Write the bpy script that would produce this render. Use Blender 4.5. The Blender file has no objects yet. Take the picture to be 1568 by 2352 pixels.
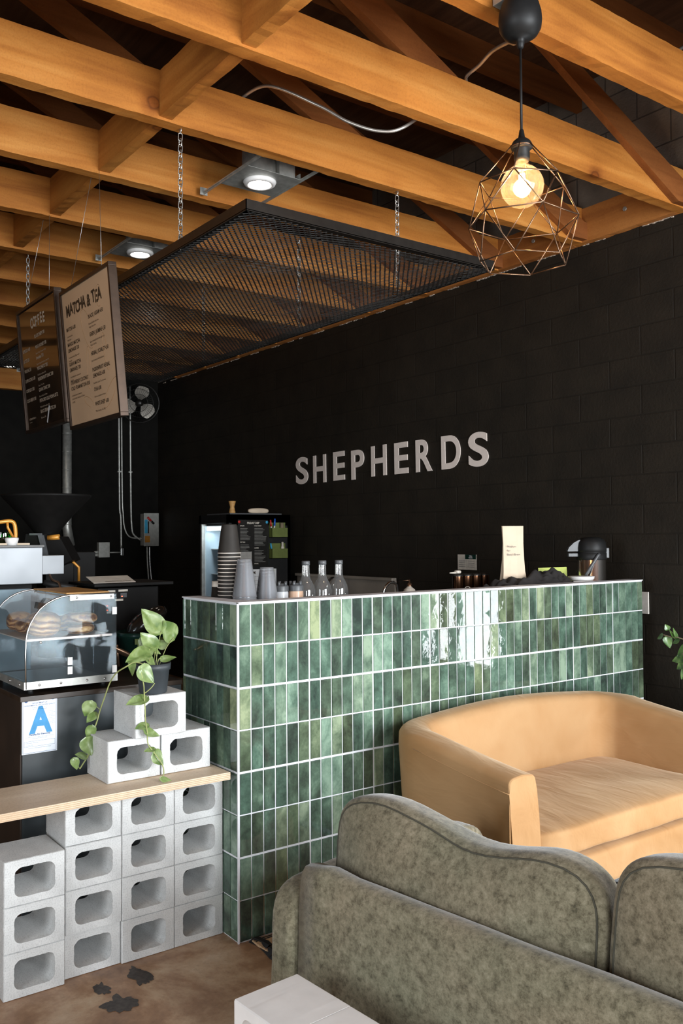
import bpy, bmesh, math, random
from mathutils import Vector, Matrix, Euler, noise
random.seed(7)
SC = bpy.context.scene
COL = SC.collection
V = Vector
PI = math.pi

# ------------------------------------------------------------------ materials
def _nt(name):
    m = bpy.data.materials.new(name); m.use_nodes = True
    nt = m.node_tree; b = nt.nodes['Principled BSDF']
    return m, nt, b
def N(nt, t, **kw):
    n = nt.nodes.new(t)
    for k, v in kw.items():
        if k in n.inputs: n.inputs[k].default_value = v
        else: setattr(n, k, v)
    return n
def L(nt, a, b): nt.links.new(a, b)
def ramp(nt, fac, stops, interp='LINEAR'):
    r = nt.nodes.new('ShaderNodeValToRGB'); r.color_ramp.interpolation = interp
    e = r.color_ramp.elements
    while len(e) > 1: e.remove(e[-1])
    e[0].position = stops[0][0]; e[0].color = (*stops[0][1], 1)
    for p, c in stops[1:]:
        q = e.new(p); q.color = (*c, 1)
    L(nt, fac, r.inputs[0]); return r.outputs[0]
def mapping(nt, scale=(1, 1, 1), coord='Object', rot=(0, 0, 0)):
    t = nt.nodes.new('ShaderNodeTexCoord'); mp = nt.nodes.new('ShaderNodeMapping')
    mp.inputs['Scale'].default_value = scale; mp.inputs['Rotation'].default_value = rot
    L(nt, t.outputs[coord], mp.inputs[0]); return mp.outputs[0]
def noise_tex(nt, vec, scale=5, detail=4, rough=.5, dist=0):
    n = N(nt, 'ShaderNodeTexNoise'); n.inputs['Scale'].default_value = scale
    n.inputs['Detail'].default_value = detail; n.inputs['Roughness'].default_value = rough
    n.inputs['Distortion'].default_value = dist
    L(nt, vec, n.inputs['Vector']); return n.outputs[0]
def bump(nt, b, h, strength=.3, dist=.01):
    n = nt.nodes.new('ShaderNodeBump'); n.inputs['Strength'].default_value = strength
    n.inputs['Distance'].default_value = dist
    L(nt, h, n.inputs['Height']); L(nt, n.outputs[0], b.inputs['Normal']); return n
def plain(name, col, rough=.5, metal=0, var=.12, scale=30, bmp=0, coat=0, sheen=0, spec=None):
    """one colour with a little natural unevenness"""
    m, nt, b = _nt(name)
    v = mapping(nt)
    f = noise_tex(nt, v, scale, 3)
    c = ramp(nt, f, [(.3, tuple(x*(1-var) for x in col)), (.7, tuple(min(1, x*(1+var)) for x in col))])
    L(nt, c, b.inputs['Base Color'])
    b.inputs['Roughness'].default_value = rough; b.inputs['Metallic'].default_value = metal
    if coat: b.inputs['Coat Weight'].default_value = coat
    if sheen:
        b.inputs['Sheen Weight'].default_value = sheen; b.inputs['Sheen Roughness'].default_value = .4
    if spec is not None: b.inputs['Specular IOR Level'].default_value = spec
    if bmp: bump(nt, b, f, bmp, .004)
    return m
def emis(name, col, s):
    m, nt, b = _nt(name)
    b.inputs['Base Color'].default_value = (*col, 1)
    b.inputs['Emission Color'].default_value = (*col, 1); b.inputs['Emission Strength'].default_value = s
    return m
def clear(name, tint=(1, 1, 1), gloss=.12, rough=.02, gcol=(1, 1, 1), fk=.6, haze=0, front=False):
    """thin clear sheet: mostly see-through, the rest a sharp reflection"""
    m, nt, b = _nt(name)
    out = nt.nodes['Material Output']
    t = N(nt, 'ShaderNodeBsdfTransparent'); t.inputs[0].default_value = (*tint, 1)
    g = N(nt, 'ShaderNodeBsdfGlossy'); g.inputs[0].default_value = (*gcol, 1); g.inputs['Roughness'].default_value = rough
    lw = N(nt, 'ShaderNodeLayerWeight'); lw.inputs[0].default_value = .35
    ma = N(nt, 'ShaderNodeMath', operation='MULTIPLY_ADD'); L(nt, lw.outputs['Fresnel'], ma.inputs[0])
    ma.inputs[1].default_value = fk; ma.inputs[2].default_value = gloss; ma.use_clamp = True
    mx = N(nt, 'ShaderNodeMixShader'); L(nt, ma.outputs[0], mx.inputs[0]); L(nt, t.outputs[0], mx.inputs[1]); L(nt, g.outputs[0], mx.inputs[2])
    last = mx.outputs[0]
    if haze:
        tr = N(nt, 'ShaderNodeBsdfDiffuse' if front else 'ShaderNodeBsdfTranslucent'); tr.inputs[0].default_value = (*gcol, 1)
        m2 = N(nt, 'ShaderNodeMixShader'); m2.inputs[0].default_value = haze; L(nt, last, m2.inputs[1]); L(nt, tr.outputs[0], m2.inputs[2]); last = m2.outputs[0]
    L(nt, last, out.inputs[0]); return m

def wood(name, cols, axis='Y', rough=.6, scale=1.0, knots=True, bmp=.25):
    m, nt, b = _nt(name)
    s = {'X': (.7, 9, 9), 'Y': (9, .7, 9), 'Z': (9, 9, .7)}[axis]
    t = nt.nodes.new('ShaderNodeTexCoord')
    oi = nt.nodes.new('ShaderNodeObjectInfo')
    ad = N(nt, 'ShaderNodeVectorMath', operation='ADD'); L(nt, t.outputs['Object'], ad.inputs[0])
    cm = N(nt, 'ShaderNodeVectorMath', operation='SCALE'); cm.inputs[3].default_value = 17.3
    cx = N(nt, 'ShaderNodeCombineXYZ'); L(nt, oi.outputs['Random'], cx.inputs[0]); L(nt, oi.outputs['Random'], cx.inputs[1]); L(nt, oi.outputs['Random'], cx.inputs[2])
    L(nt, cx.outputs[0], cm.inputs[0]); L(nt, cm.outputs[0], ad.inputs[1])
    mp = nt.nodes.new('ShaderNodeMapping'); mp.inputs['Scale'].default_value = tuple(x*scale for x in s); L(nt, ad.outputs[0], mp.inputs[0])
    f = noise_tex(nt, mp.outputs[0], 1.6, 6, .6, .6)
    big = noise_tex(nt, ad.outputs[0], 1.3, 2)
    mx = N(nt, 'ShaderNodeMix', data_type='FLOAT'); mx.inputs[0].default_value = .45
    L(nt, f, mx.inputs[2]); L(nt, big, mx.inputs[3])
    c = ramp(nt, mx.outputs[0], [(.34, cols[0]), (.5, cols[1]), (.64, cols[2])])
    fine = noise_tex(nt, ad.outputs[0], 130, 5, .75); fr_ = ramp(nt, fine, [(.30, (.72, .66, .6)), (.5, (1, 1, 1)), (.72, (1.1, 1.1, 1.1))])
    m3 = N(nt, 'ShaderNodeMix', data_type='RGBA', blend_type='MULTIPLY'); m3.inputs[0].default_value = .6; L(nt, c, m3.inputs[6]); L(nt, fr_, m3.inputs[7]); c = m3.outputs[2]
    if knots:
        wv = noise_tex(nt, ad.outputs[0], 9, 2); wa = N(nt, 'ShaderNodeVectorMath', operation='SCALE'); cw = N(nt, 'ShaderNodeCombineXYZ'); L(nt, wv, cw.inputs[0]); L(nt, wv, cw.inputs[1]); L(nt, wv, cw.inputs[2])
        L(nt, cw.outputs[0], wa.inputs[0]); wa.inputs[3].default_value = .05; ws = N(nt, 'ShaderNodeVectorMath', operation='ADD'); L(nt, wa.outputs[0], ws.inputs[0]); L(nt, ad.outputs[0], ws.inputs[1])
        vo = N(nt, 'ShaderNodeTexVoronoi'); vo.inputs['Scale'].default_value = 2.6; L(nt, ws.outputs[0], vo.inputs['Vector'])
        kr = ramp(nt, vo.outputs['Distance'], [(.0, (.42, .30, .22)), (.05, (.50, .36, .26)), (.065, (.26, .17, .12)), (.085, (.62, .52, .45)), (.16, (.92, .88, .85)), (.24, (1, 1, 1))])
        mm = N(nt, 'ShaderNodeMix', data_type='RGBA', blend_type='MULTIPLY'); mm.inputs[0].default_value = .9
        L(nt, c, mm.inputs[6]); L(nt, kr, mm.inputs[7]); c = mm.outputs[2]
    L(nt, c, b.inputs['Base Color']); b.inputs['Roughness'].default_value = rough
    b.inputs['Specular IOR Level'].default_value = .25
    bump(nt, b, f, bmp, .006)
    return m

M = {}
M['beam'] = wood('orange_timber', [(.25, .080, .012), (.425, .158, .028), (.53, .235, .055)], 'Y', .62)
M['beam_x'] = wood('orange_timber_cross', [(.25, .080, .013), (.39, .145, .026), (.49, .21, .045)], 'X', .65)
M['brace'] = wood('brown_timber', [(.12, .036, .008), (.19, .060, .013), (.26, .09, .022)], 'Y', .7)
M['plyline'] = plain('plywood_core_line', (.50, .35, .22), .7)
M['ledger'] = wood('ledger_timber', [(.26, .085, .018), (.38, .14, .032), (.46, .19, .05)], 'X', .7)
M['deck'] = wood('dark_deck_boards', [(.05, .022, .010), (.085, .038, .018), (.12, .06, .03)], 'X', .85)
M['ply'] = wood('pale_plywood', [(.58, .42, .28), (.74, .58, .42), (.82, .68, .53)], 'Y', .5, .5, False, .05)
M['board'] = wood('stained_board', [(.35, .17, .05), (.55, .30, .10), (.65, .4, .16)], 'Y', .5, 1.4)

def m_concrete():
    m, nt, b = _nt('grey_cinder_block')
    v = mapping(nt)
    f = noise_tex(nt, v, 220, 4, .7); g = noise_tex(nt, v, 9, 4, .6)
    c = ramp(nt, g, [(.3, (.585, .59, .585)), (.7, (.72, .725, .715))])
    d = ramp(nt, f, [(.28, (.62, .62, .62)), (.5, (1, 1, 1)), (.75, (1.08, 1.08, 1.08))])
    mm = N(nt, 'ShaderNodeMix', data_type='RGBA', blend_type='MULTIPLY'); mm.inputs[0].default_value = .8
    L(nt, c, mm.inputs[6]); L(nt, d, mm.inputs[7]); L(nt, mm.outputs[2], b.inputs['Base Color'])
    b.inputs['Roughness'].default_value = .95; b.inputs['Specular IOR Level'].default_value = .15
    bump(nt, b, f, .55, .004); return m
M['cmu'] = m_concrete()
M['cmu_white'] = plain('whitewashed_block', (.74, .71, .69), .9, var=.05, scale=14, bmp=.2)

def m_blockwall(name, c1, c2, cm, rough, bs=.3, spec=.3):
    m, nt, b = _nt(name)
    t = nt.nodes.new('ShaderNodeTexCoord')
    sx = N(nt, 'ShaderNodeSeparateXYZ'); L(nt, t.outputs['Object'], sx.inputs[0])
    cb = N(nt, 'ShaderNodeCombineXYZ')
    su = N(nt, 'ShaderNodeMath', operation='ADD'); L(nt, sx.outputs[0], su.inputs[0]); L(nt, sx.outputs[1], su.inputs[1])
    L(nt, su.outputs[0], cb.inputs[0]); L(nt, sx.outputs[2], cb.inputs[1])
    wob = noise_tex(nt, t.outputs['Object'], 6, 3)
    br = N(nt, 'ShaderNodeTexBrick'); L(nt, cb.outputs[0], br.inputs['Vector'])
    br.inputs['Scale'].default_value = 1; br.inputs['Brick Width'].default_value = .42; br.inputs['Row Height'].default_value = .165 if bs < .5 else .2
    br.inputs['Mortar Size'].default_value = .006; br.inputs['Mortar Smooth'].default_value = .6
    br.inputs['Color1'].default_value = (*c1, 1); br.inputs['Color2'].default_value = (*c2, 1); br.inputs['Mortar'].default_value = (*cm, 1)
    fine = noise_tex(nt, t.outputs['Object'], 60, 4, .65)
    d = ramp(nt, wob, [(.3, (.8, .8, .8)), (.7, (1.25, 1.2, 1.15))])
    mm = N(nt, 'ShaderNodeMix', data_type='RGBA', blend_type='MULTIPLY'); mm.inputs[0].default_value = 1
    L(nt, br.outputs['Color'], mm.inputs[6]); L(nt, d, mm.inputs[7]); L(nt, mm.outputs[2], b.inputs['Base Color'])
    b.inputs['Roughness'].default_value = rough; b.inputs['Specular IOR Level'].default_value = spec
    h = N(nt, 'ShaderNodeMath', operation='MULTIPLY_ADD'); L(nt, br.outputs['Fac'], h.inputs[0]); h.inputs[1].default_value = -1.0; L(nt, fine, h.inputs[2])
    bump(nt, b, h.outputs[0], bs, .008); return m
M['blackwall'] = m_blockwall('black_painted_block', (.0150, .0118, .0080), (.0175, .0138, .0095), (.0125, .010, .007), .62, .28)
M['rawwall'] = m_blockwall('shaded_unpainted_block', (.17, .145, .12), (.20, .17, .14), (.09, .08, .07), .95, .5)  # bare grey block; the shading above the beams is put into this darker colour

def m_floor():
    m, nt, b = _nt('stained_polished_concrete')
    v = mapping(nt)
    a = noise_tex(nt, v, 3.2, 8, .68, .2); f = noise_tex(nt, v, 46, 6, .75)
    c = ramp(nt, a, [(.33, (.20, .105, .058)), (.46, (.36, .21, .120)), (.55, (.50, .34, .215)), (.66, (.62, .48, .34))])
    d = ramp(nt, f, [(.25, (.45, .42, .4)), (.42, (.95, .95, .95)), (.6, (1.05, 1.05, 1.05))])
    mm = N(nt, 'ShaderNodeMix', data_type='RGBA', blend_type='MULTIPLY'); mm.inputs[0].default_value = .7
    L(nt, c, mm.inputs[6]); L(nt, d, mm.inputs[7]); L(nt, mm.outputs[2], b.inputs['Base Color'])
    rr = ramp(nt, a, [(.3, (.34, .34, .34)), (.7, (.55, .55, .55))]); L(nt, rr, b.inputs['Roughness'])
    bump(nt, b, f, .08, .003); return m
M['floor'] = m_floor()
M['stain'] = plain('dark_floor_stain', (.055, .045, .04), .5, var=.5, scale=60)

def m_tile():
    m, nt, b = _nt('green_glazed_tile')
    at = N(nt, 'ShaderNodeAttribute'); at.attribute_name = 'tile'
    sp = N(nt, 'ShaderNodeSeparateColor'); L(nt, at.outputs['Color'], sp.inputs[0])
    t = nt.nodes.new('ShaderNodeTexCoord')
    sc = N(nt, 'ShaderNodeVectorMath', operation='SCALE'); L(nt, at.outputs['Color'], sc.inputs[0]); sc.inputs[3].default_value = 23
    ad = N(nt, 'ShaderNodeVectorMath', operation='ADD'); L(nt, t.outputs['Object'], ad.inputs[0]); L(nt, sc.outputs[0], ad.inputs[1])
    mp = nt.nodes.new('ShaderNodeMapping'); mp.inputs['Scale'].default_value = (1, 1.15, .85); L(nt, ad.outputs[0], mp.inputs[0])
    a = noise_tex(nt, mp.outputs[0], 10, 4, .6, .35)
    f = noise_tex(nt, ad.outputs[0], 90, 4, .7)
    s1 = N(nt, 'ShaderNodeMath', operation='MULTIPLY_ADD'); L(nt, sp.outputs[0], s1.inputs[0]); s1.inputs[1].default_value = .34; L(nt, a, s1.inputs[2])
    s2 = N(nt, 'ShaderNodeMath', operation='MULTIPLY_ADD'); L(nt, f, s2.inputs[0]); s2.inputs[1].default_value = .22; L(nt, s1.outputs[0], s2.inputs[2])
    c = ramp(nt, s2.outputs[0], [(.44, (.030, .038, .030)), (.58, (.052, .075, .052)), (.74, (.092, .135, .092)), (.88, (.165, .225, .155)), (1.0, (.26, .33, .23))])
    hue = ramp(nt, sp.outputs[1], [(0, (.86, 1, 1.08)), (.5, (1, 1, 1)), (1, (1.14, 1.04, .84))])
    mm = N(nt, 'ShaderNodeMix', data_type='RGBA', blend_type='MULTIPLY'); mm.inputs[0].default_value = 1
    L(nt, c, mm.inputs[6]); L(nt, hue, mm.inputs[7]); L(nt, mm.outputs[2], b.inputs['Base Color'])
    b.inputs['Roughness'].default_value = .03; b.inputs['Specular IOR Level'].default_value = .5
    w = noise_tex(nt, ad.outputs[0], 26, 2, .5, .4); bump(nt, b, w, .17, .0018); return m
M['tile'] = m_tile()
M['plaster'] = plain('chipped_plaster', (.42, .34, .27), .9, var=.4, scale=20)
M['grout'] = plain('white_grout', (.74, .75, .78), .7, var=.04)

def m_velvet():
    m, nt, b = _nt('yellow_velvet')
    v = mapping(nt)
    a = noise_tex(nt, v, 3.0, 3, .5, .4); f = noise_tex(nt, v, 300, 2)
    c = ramp(nt, a, [(.3, (.37, .198, .082)), (.52, (.43, .25, .118)), (.72, (.465, .285, .142))])
    L(nt, c, b.inputs['Base Color']); b.inputs['Roughness'].default_value = .85; b.inputs['Specular IOR Level'].default_value = .1
    b.inputs['Sheen Weight'].default_value = .40; b.inputs['Sheen Roughness'].default_value = .35; b.inputs['Sheen Tint'].default_value = (1, .82, .6, 1)
    mp = nt.nodes.new('ShaderNodeMapping'); mp.inputs['Scale'].default_value = (3, 9, 9); mp.inputs['Rotation'].default_value = (0, 0, .5)
    t = nt.nodes.new('ShaderNodeTexCoord'); L(nt, t.outputs['Object'], mp.inputs[0])
    w = noise_tex(nt, mp.outputs[0], 1.4, 3, .5, .5); bump(nt, b, w, .22, .03); return m
M['velvet'] = m_velvet()
M['heatherdark'] = plain('dark_green_thread', (.06, .056, .04), .9)
def m_heather():
    m, nt, b = _nt('green_heathered_fabric')
    v = mapping(nt)
    a = noise_tex(nt, v, 48, 9, .82, .1); g = noise_tex(nt, v, 4, 3)
    c = ramp(nt, a, [(.35, (.066, .058, .038)), (.44, (.138, .121, .082)), (.55, (.215, .191, .134)), (.68, (.30, .272, .202))])
    d = ramp(nt, g, [(.3, (.88, .93, .88)), (.7, (1.08, 1.02, .98))])
    mm = N(nt, 'ShaderNodeMix', data_type='RGBA', blend_type='MULTIPLY'); mm.inputs[0].default_value = 1
    L(nt, c, mm.inputs[6]); L(nt, d, mm.inputs[7]); L(nt, mm.outputs[2], b.inputs['Base Color'])
    b.inputs['Roughness'].default_value = .9; b.inputs['Specular IOR Level'].default_value = .15
    b.inputs['Sheen Weight'].default_value = .35; b.inputs['Sheen Roughness'].default_value = .4
    f = noise_tex(nt, v, 420, 2); bump(nt, b, f, .25, .002); return m
M['heather'] = m_heather()
def m_leaf(name, c0, c1, c2):
    m, nt, b = _nt(name)
    v = mapping(nt); a = noise_tex(nt, v, 26, 3, .5, .6)
    c = ramp(nt, a, [(.34, c0), (.5, c1), (.7, c2)])
    L(nt, c, b.inputs['Base Color']); b.inputs['Roughness'].default_value = .34
    b.inputs['Coat Weight'].default_value = .15; return m
M['leaf'] = m_leaf('pothos_leaf', (.10, .165, .045), (.17, .24, .075), (.31, .39, .19))
M['leaf_dark'] = m_leaf('dark_leaf', (.035, .09, .02), (.07, .15, .035), (.16, .27, .08))
M['stem'] = plain('plant_stem', (.30, .33, .12), .6)
M['bark'] = plain('twig', (.20, .16, .10), .8)
M['soil'] = plain('potting_soil', (.03, .022, .015), 1, scale=120, bmp=.8, var=.5)
M['steel'] = plain('brushed_steel', (.62, .62, .61), .30, 1, .06, 8)
M['panelsteel'] = plain('wide_brushed_steel', (.25, .262, .275), .45, .45, .22, 3)
M['steel_mirror'] = plain('polished_steel', (.72, .70, .67), .20, 1, .04, 5)
M['galv'] = plain('galvanised_steel', (.44, .44, .41), .42, .65, .2, 25)
M['zinc'] = plain('zinc_chain', (.55, .55, .52), .35, .9, .1)
M['blackmetal'] = plain('black_metal', (.018, .016, .014), .35, .4, .2)
M['meshmetal'] = plain('black_expanded_metal', (.012, .011, .010), .5, .2, .2)
M['blackplastic'] = plain('black_plastic', (.010, .010, .010), .5, 0, .15, spec=.28)
M['inkblack'] = plain('matt_black_plastic', (.0045, .004, .0036), .6, 0, .2, spec=.2)
M['blade'] = plain('fan_blade_metal', (.70, .64, .56), .35, .4, .1)
M['dullsteel'] = plain('dull_steel', (.50, .44, .37), .42, .6, .1, 6)
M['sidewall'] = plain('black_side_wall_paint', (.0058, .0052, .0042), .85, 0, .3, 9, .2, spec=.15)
M['potplastic'] = plain('black_pot_plastic', (.035, .042, .048), .5, 0, .1)
M['blackcup'] = plain('black_paper_cup', (.020, .017, .014), .6, 0, .1, spec=.3)
M['rimwhite'] = plain('cup_rim', (.75, .66, .58), .6)
M['brownframe'] = plain('bronze_frame', (.055, .035, .024), .35, .55, .15)
M['copperwire'] = plain('dark_copper_wire', (.20, .12, .075), .35, .9, .15)
M['lettergrey'] = plain('sign_letter_grey', (.82, .71, .635), .75, var=.04)
M['poster_tan'] = plain('tan_poster', (.62, .41, .25), .42, var=.07, scale=5, coat=.25)
M['poster_dark'] = plain('dark_brown_poster', (.035, .018, .008), .10, var=.7, scale=5, coat=.9)
M['ink'] = plain('dark_ink', (.055, .032, .016), .6)
M['lightink'] = plain('pale_ink', (.62, .50, .38), .6)
M['faintink'] = plain('faint_illustration', (.43, .25, .125), .6)
M['paper'] = plain('white_paper', (.80, .80, .80), .8, var=.02)
M['card'] = plain('white_card', (.70, .74, .80), .5, var=.02)
M['blue'] = plain('blue_print', (.045, .26, .52), .6)
M['greytext'] = plain('grey_print', (.16, .20, .25), .7)
M['navy'] = plain('navy_print', (.03, .08, .20), .6)
M['kraft'] = plain('cream_paper_bag', (.62, .50, .37), .8, var=.08, scale=10, bmp=.2)
M['navyink'] = plain('pen_ink', (.03, .03, .035), .6)
M['cloth'] = plain('charcoal_cloth', (.018, .015, .014), .9, var=.3, scale=20, bmp=.5)
M['lime'] = plain('lime_paper', (.55, .62, .16), .7, var=.03)
M['cream'] = plain('cream_plastic', (.62, .56, .48), .4)
M['white'] = plain('white_plastic', (.78, .76, .74), .4, var=.03)
M['darkcounter'] = plain('black_laminate_bluish_sheen', (.040, .048, .052), .32, 0, .35, 3.0)  # bluish mottled reflection of the front is put into the base colour
M['darkside'] = plain('shaded_counter_side', (.030, .017, .010), .6, 0, .2, 8)  # shade on the counter's side face is put into this brown
M['darktop'] = plain('dark_wood_top', (.035, .022, .014), .35, 0, .4, 14)
M['greenbox'] = plain('olive_plastic', (.13, .16, .035), .5)
M['darkgreen'] = plain('dark_green_plastic', (.008, .030, .022), .25)
M['orange'] = plain('orange_metal', (.60, .26, .04), .35, .2)
M['red'] = plain('red_plastic', (.55, .03, .025), .4)
M['cyan'] = plain('cyan_plastic', (.05, .38, .62), .4)
M['bluepen'] = plain('blue_plastic', (.02, .12, .55), .4)
M['greenglass'] = clear('green_bottle_glass', (.05, .55, .05), .08)
M['acrylic'] = clear('hazy_acrylic', (.86, .90, .92), .012, .06, (.50, .55, .57), .07, .03, True)  # clear sheet with a slight grey haze
M['glass'] = clear('clear_glass', (.86, .86, .84), .08, .03, (.9, .9, .9), .5, .05, True)
M['cupclear'] = clear('clear_plastic_cup', (.90, .91, .93), .16, .10, (.92, .93, .95), .6, .10, True)
M['bulbglass'] = clear('amber_bulb_glass', (1, .88, .70), .03, .03, (1, .86, .68), .25, .03)
M['windowglass'] = clear('window_glass', (.97, .98, .98), .04, .01)
M['amber'] = plain('amber_liquid', (.62, .40, .27), .3)
M['syrup'] = plain('milky_plastic', (.55, .56, .58), .3)
M['filament'] = emis('glowing_filament', (1, .72, .42), 260)
M['lens'] = emis('downlight_lens', (1, .93, .82), 28)
M['fridgeglow'] = emis('fridge_light', (.82, .93, 1), 9)
M['fridgein'] = plain('fridge_liner', (.55, .68, .76), .5, var=.05)
M['led'] = emis('red_led', (1, .12, .05), 3)
M['rug'] = plain('woven_jute', (.50, .33, .19), .95, var=.25, scale=160, bmp=.5)
M['rugblack'] = plain('black_binding', (.012, .012, .013), .8)
M['outlet'] = plain('ivory_outlet_plate', (.62, .58, .53), .5)
M['conduit'] = plain('armoured_conduit', (.62, .58, .52), .35, .8, .1)
M['wrap'] = plain('duct_tape_grey', (.075, .078, .082), .4)

def m_pastry():
    m, nt, b = _nt('baked_pastry')
    v = mapping(nt)
    w = N(nt, 'ShaderNodeTexWave', wave_type='RINGS', rings_direction='SPHERICAL'); L(nt, v, w.inputs[0])
    w.inputs['Scale'].default_value = 26; w.inputs['Distortion'].default_value = 3.5; w.inputs['Detail'].default_value = 3; w.inputs['Detail Scale'].default_value = 2
    c = ramp(nt, w.outputs[0], [(.1, (.22, .075, .022)), (.45, (.50, .22, .075)), (.9, (.80, .48, .22))])
    n = noise_tex(nt, v, 16, 3); d = ramp(nt, n, [(.35, (.55, .5, .45)), (.65, (1.15, 1.1, 1.05))])
    mm = N(nt, 'ShaderNodeMix', data_type='RGBA', blend_type='MULTIPLY'); mm.inputs[0].default_value = 1
    L(nt, c, mm.inputs[6]); L(nt, d, mm.inputs[7]); L(nt, mm.outputs[2], b.inputs['Base Color'])
    b.inputs['Roughness'].default_value = .4; b.inputs['Coat Weight'].default_value = .2
    bump(nt, b, w.outputs[0], .5, .006); return m
M['pastry'] = m_pastry()
def m_shag():
    m, nt, b = _nt('black_and_white_hide')
    v = mapping(nt); a = noise_tex(nt, v, 5, 3, .5, 1)
    c = ramp(nt, a, [(.5, (.012, .014, .016)), (.53, (.5, .52, .55))]); L(nt, c, b.inputs['Base Color'])
    b.inputs['Roughness'].default_value = 1
    f = noise_tex(nt, v, 150, 3); bump(nt, b, f, .9, .01); return m
M['hide'] = m_shag()

# ------------------------------------------------------------------ geometry helpers
def box(bm, x0, x1, y0, y1, z0, z1, mat=0, mtx=None, bev=0):
    vs = [V((x, y, z)) for x in (x0, x1) for y in (y0, y1) for z in (z0, z1)]
    if mtx is not None: vs = [mtx @ v for v in vs]
    v = [bm.verts.new(p) for p in vs]
    fs = [(0, 1, 3, 2), (4, 6, 7, 5), (0, 4, 5, 1), (2, 3, 7, 6), (0, 2, 6, 4), (1, 5, 7, 3)]
    out = []
    for f in fs:
        fc = bm.faces.new([v[i] for i in f]); fc.material_index = mat; out.append(fc)
    if bev:
        es = list({e for f in out for e in f.edges})
        r = bmesh.ops.bevel(bm, geom=es, offset=bev, segments=2, profile=.6, affect='EDGES')
        for f in r['faces']: f.material_index = mat
    return out
def frame_of(d):
    d = d.normalized(); a = V((0, 0, 1)) if abs(d.z) < .9 else V((1, 0, 0))
    x = d.cross(a).normalized(); y = d.cross(x).normalized(); return x, y
def tube(bm, pts, r, n=8, mat=0, cap=True, closed=False, smooth=True):
    pts = [V(p) for p in pts]; k = len(pts); rings = []
    rr = r if isinstance(r, (list, tuple)) else [r]*k
    px = None
    for i, p in enumerate(pts):
        if closed: d = pts[(i+1) % k] - pts[i-1]
        else: d = pts[min(i+1, k-1)] - pts[max(i-1, 0)]
        if px is None: x, y = frame_of(d)
        else:
            dn = d.normalized(); x = (px - dn*px.dot(dn)).normalized(); y = dn.cross(x)
        px = x
        rings.append([bm.verts.new(p + (x*math.cos(a*2*PI/n) + y*math.sin(a*2*PI/n))*rr[i]) for a in range(n)])
    m = k if closed else k-1
    for i in range(m):
        A, B = rings[i], rings[(i+1) % k]
        for a in range(n):
            f = bm.faces.new((A[a], A[(a+1) % n], B[(a+1) % n], B[a])); f.material_index = mat; f.smooth = smooth
    if cap and not closed:
        for R in (rings[0], rings[-1]):
            f = bm.faces.new(R if R is rings[-1] else R[::-1]); f.material_index = mat
def lathe(bm, prof, c=(0, 0, 0), n=32, mat=0, axis=None, smooth=True):
    c = V(c); rings = []
    Q = axis if axis is not None else Matrix.Identity(3)
    for r, z in prof:
        if r < 1e-6: rings.append([bm.verts.new(c + Q @ V((0, 0, z)))])
        else: rings.append([bm.verts.new(c + Q @ V((r*math.cos(a*2*PI/n), r*math.sin(a*2*PI/n), z))) for a in range(n)])
    for A, B in zip(rings, rings[1:]):
        for a in range(n):
            b = (a+1) % n
            if len(A) == 1 and len(B) == 1: continue
            if len(A) == 1: f = bm.faces.new((A[0], B[b], B[a]))
            elif len(B) == 1: f = bm.faces.new((A[a], A[b], B[0]))
            else: f = bm.faces.new((A[a], A[b], B[b], B[a]))
            f.material_index = mat; f.smooth = smooth
def softbox(bm, c, h, k=6, n=14, bulge=0., baxis=1, mat=0, mtx=None, wob=0, seed=0):
    """rounded upholstered block: centre c, half sizes h"""
    c = V(c); faces = []
    cache = {}
    def vert(p):
        key = tuple(round(x, 5) for x in p)
        if key in cache: return cache[key]
        nk = (abs(p[0])**k + abs(p[1])**k + abs(p[2])**k)**(1/k)
        q = [x/nk for x in p]
        if bulge:
            o = [i for i in range(3) if i != baxis]
            q[baxis] *= (1 - bulge) + bulge*(1-min(1, abs(q[o[0]]))**2.2)*(1-min(1, abs(q[o[1]]))**2.2)
        w = V((q[0]*h[0], q[1]*h[1], q[2]*h[2]))
        if wob: w += V(noise.noise_vector(w*7 + V((seed, 0, 0))))*wob
        w = c + w
        if mtx is not None: w = mtx @ w
        cache[key] = bm.verts.new(w); return cache[key]
    g = [math.sin((-1 + 2*i/n)*PI/2*.82)/math.sin(PI/2*.82) for i in range(n+1)]
    for ax in range(3):
        for s in (-1, 1):
            for i in range(n):
                for j in range(n):
                    q = []
                    for a, b in ((i, j), (i+1, j), (i+1, j+1), (i, j+1)):
                        p = [0, 0, 0]; p[ax] = s; p[(ax+1) % 3] = g[a]; p[(ax+2) % 3] = g[b]; q.append(vert(p))
                    f = bm.faces.new(q if s > 0 else q[::-1]); f.smooth = True; f.material_index = mat
def new_bm(): return bmesh.new()
def world_of(o):
    m = Matrix.LocRotScale(o.location, o.rotation_euler, o.scale)
    return world_of(o.parent) @ m if o.parent else m
def obj(name, bm, mat, parent=None, local=False, smooth=False, label=None, origin=None, auto=False):
    """link ONE mesh object; vertices are given in world space unless local"""
    me = bpy.data.meshes.new(name)
    bmesh.ops.recalc_face_normals(bm, faces=bm.faces)
    o = bpy.data.objects.new(name, me)
    if parent is not None:
        o.parent = parent
        if not local: bm.transform(world_of(parent).inverted())
    if origin is not None and parent is None:
        bmesh.ops.translate(bm, verts=bm.verts, vec=-V(origin)); o.location = origin
    if smooth:
        for f in bm.faces: f.smooth = True
    bm.to_mesh(me); bm.free()
    for m in (mat if isinstance(mat, (list, tuple)) else [mat]): me.materials.append(M[m] if isinstance(m, str) else m)
    COL.objects.link(o)
    if label: o['label'] = label
    return o
def tag(o, label=None, cat=None, group=None, kind=None):
    if label: o['label'] = label
    if cat: o['category'] = cat
    if group: o['group'] = group
    if kind: o['kind'] = kind
    return o
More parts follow.
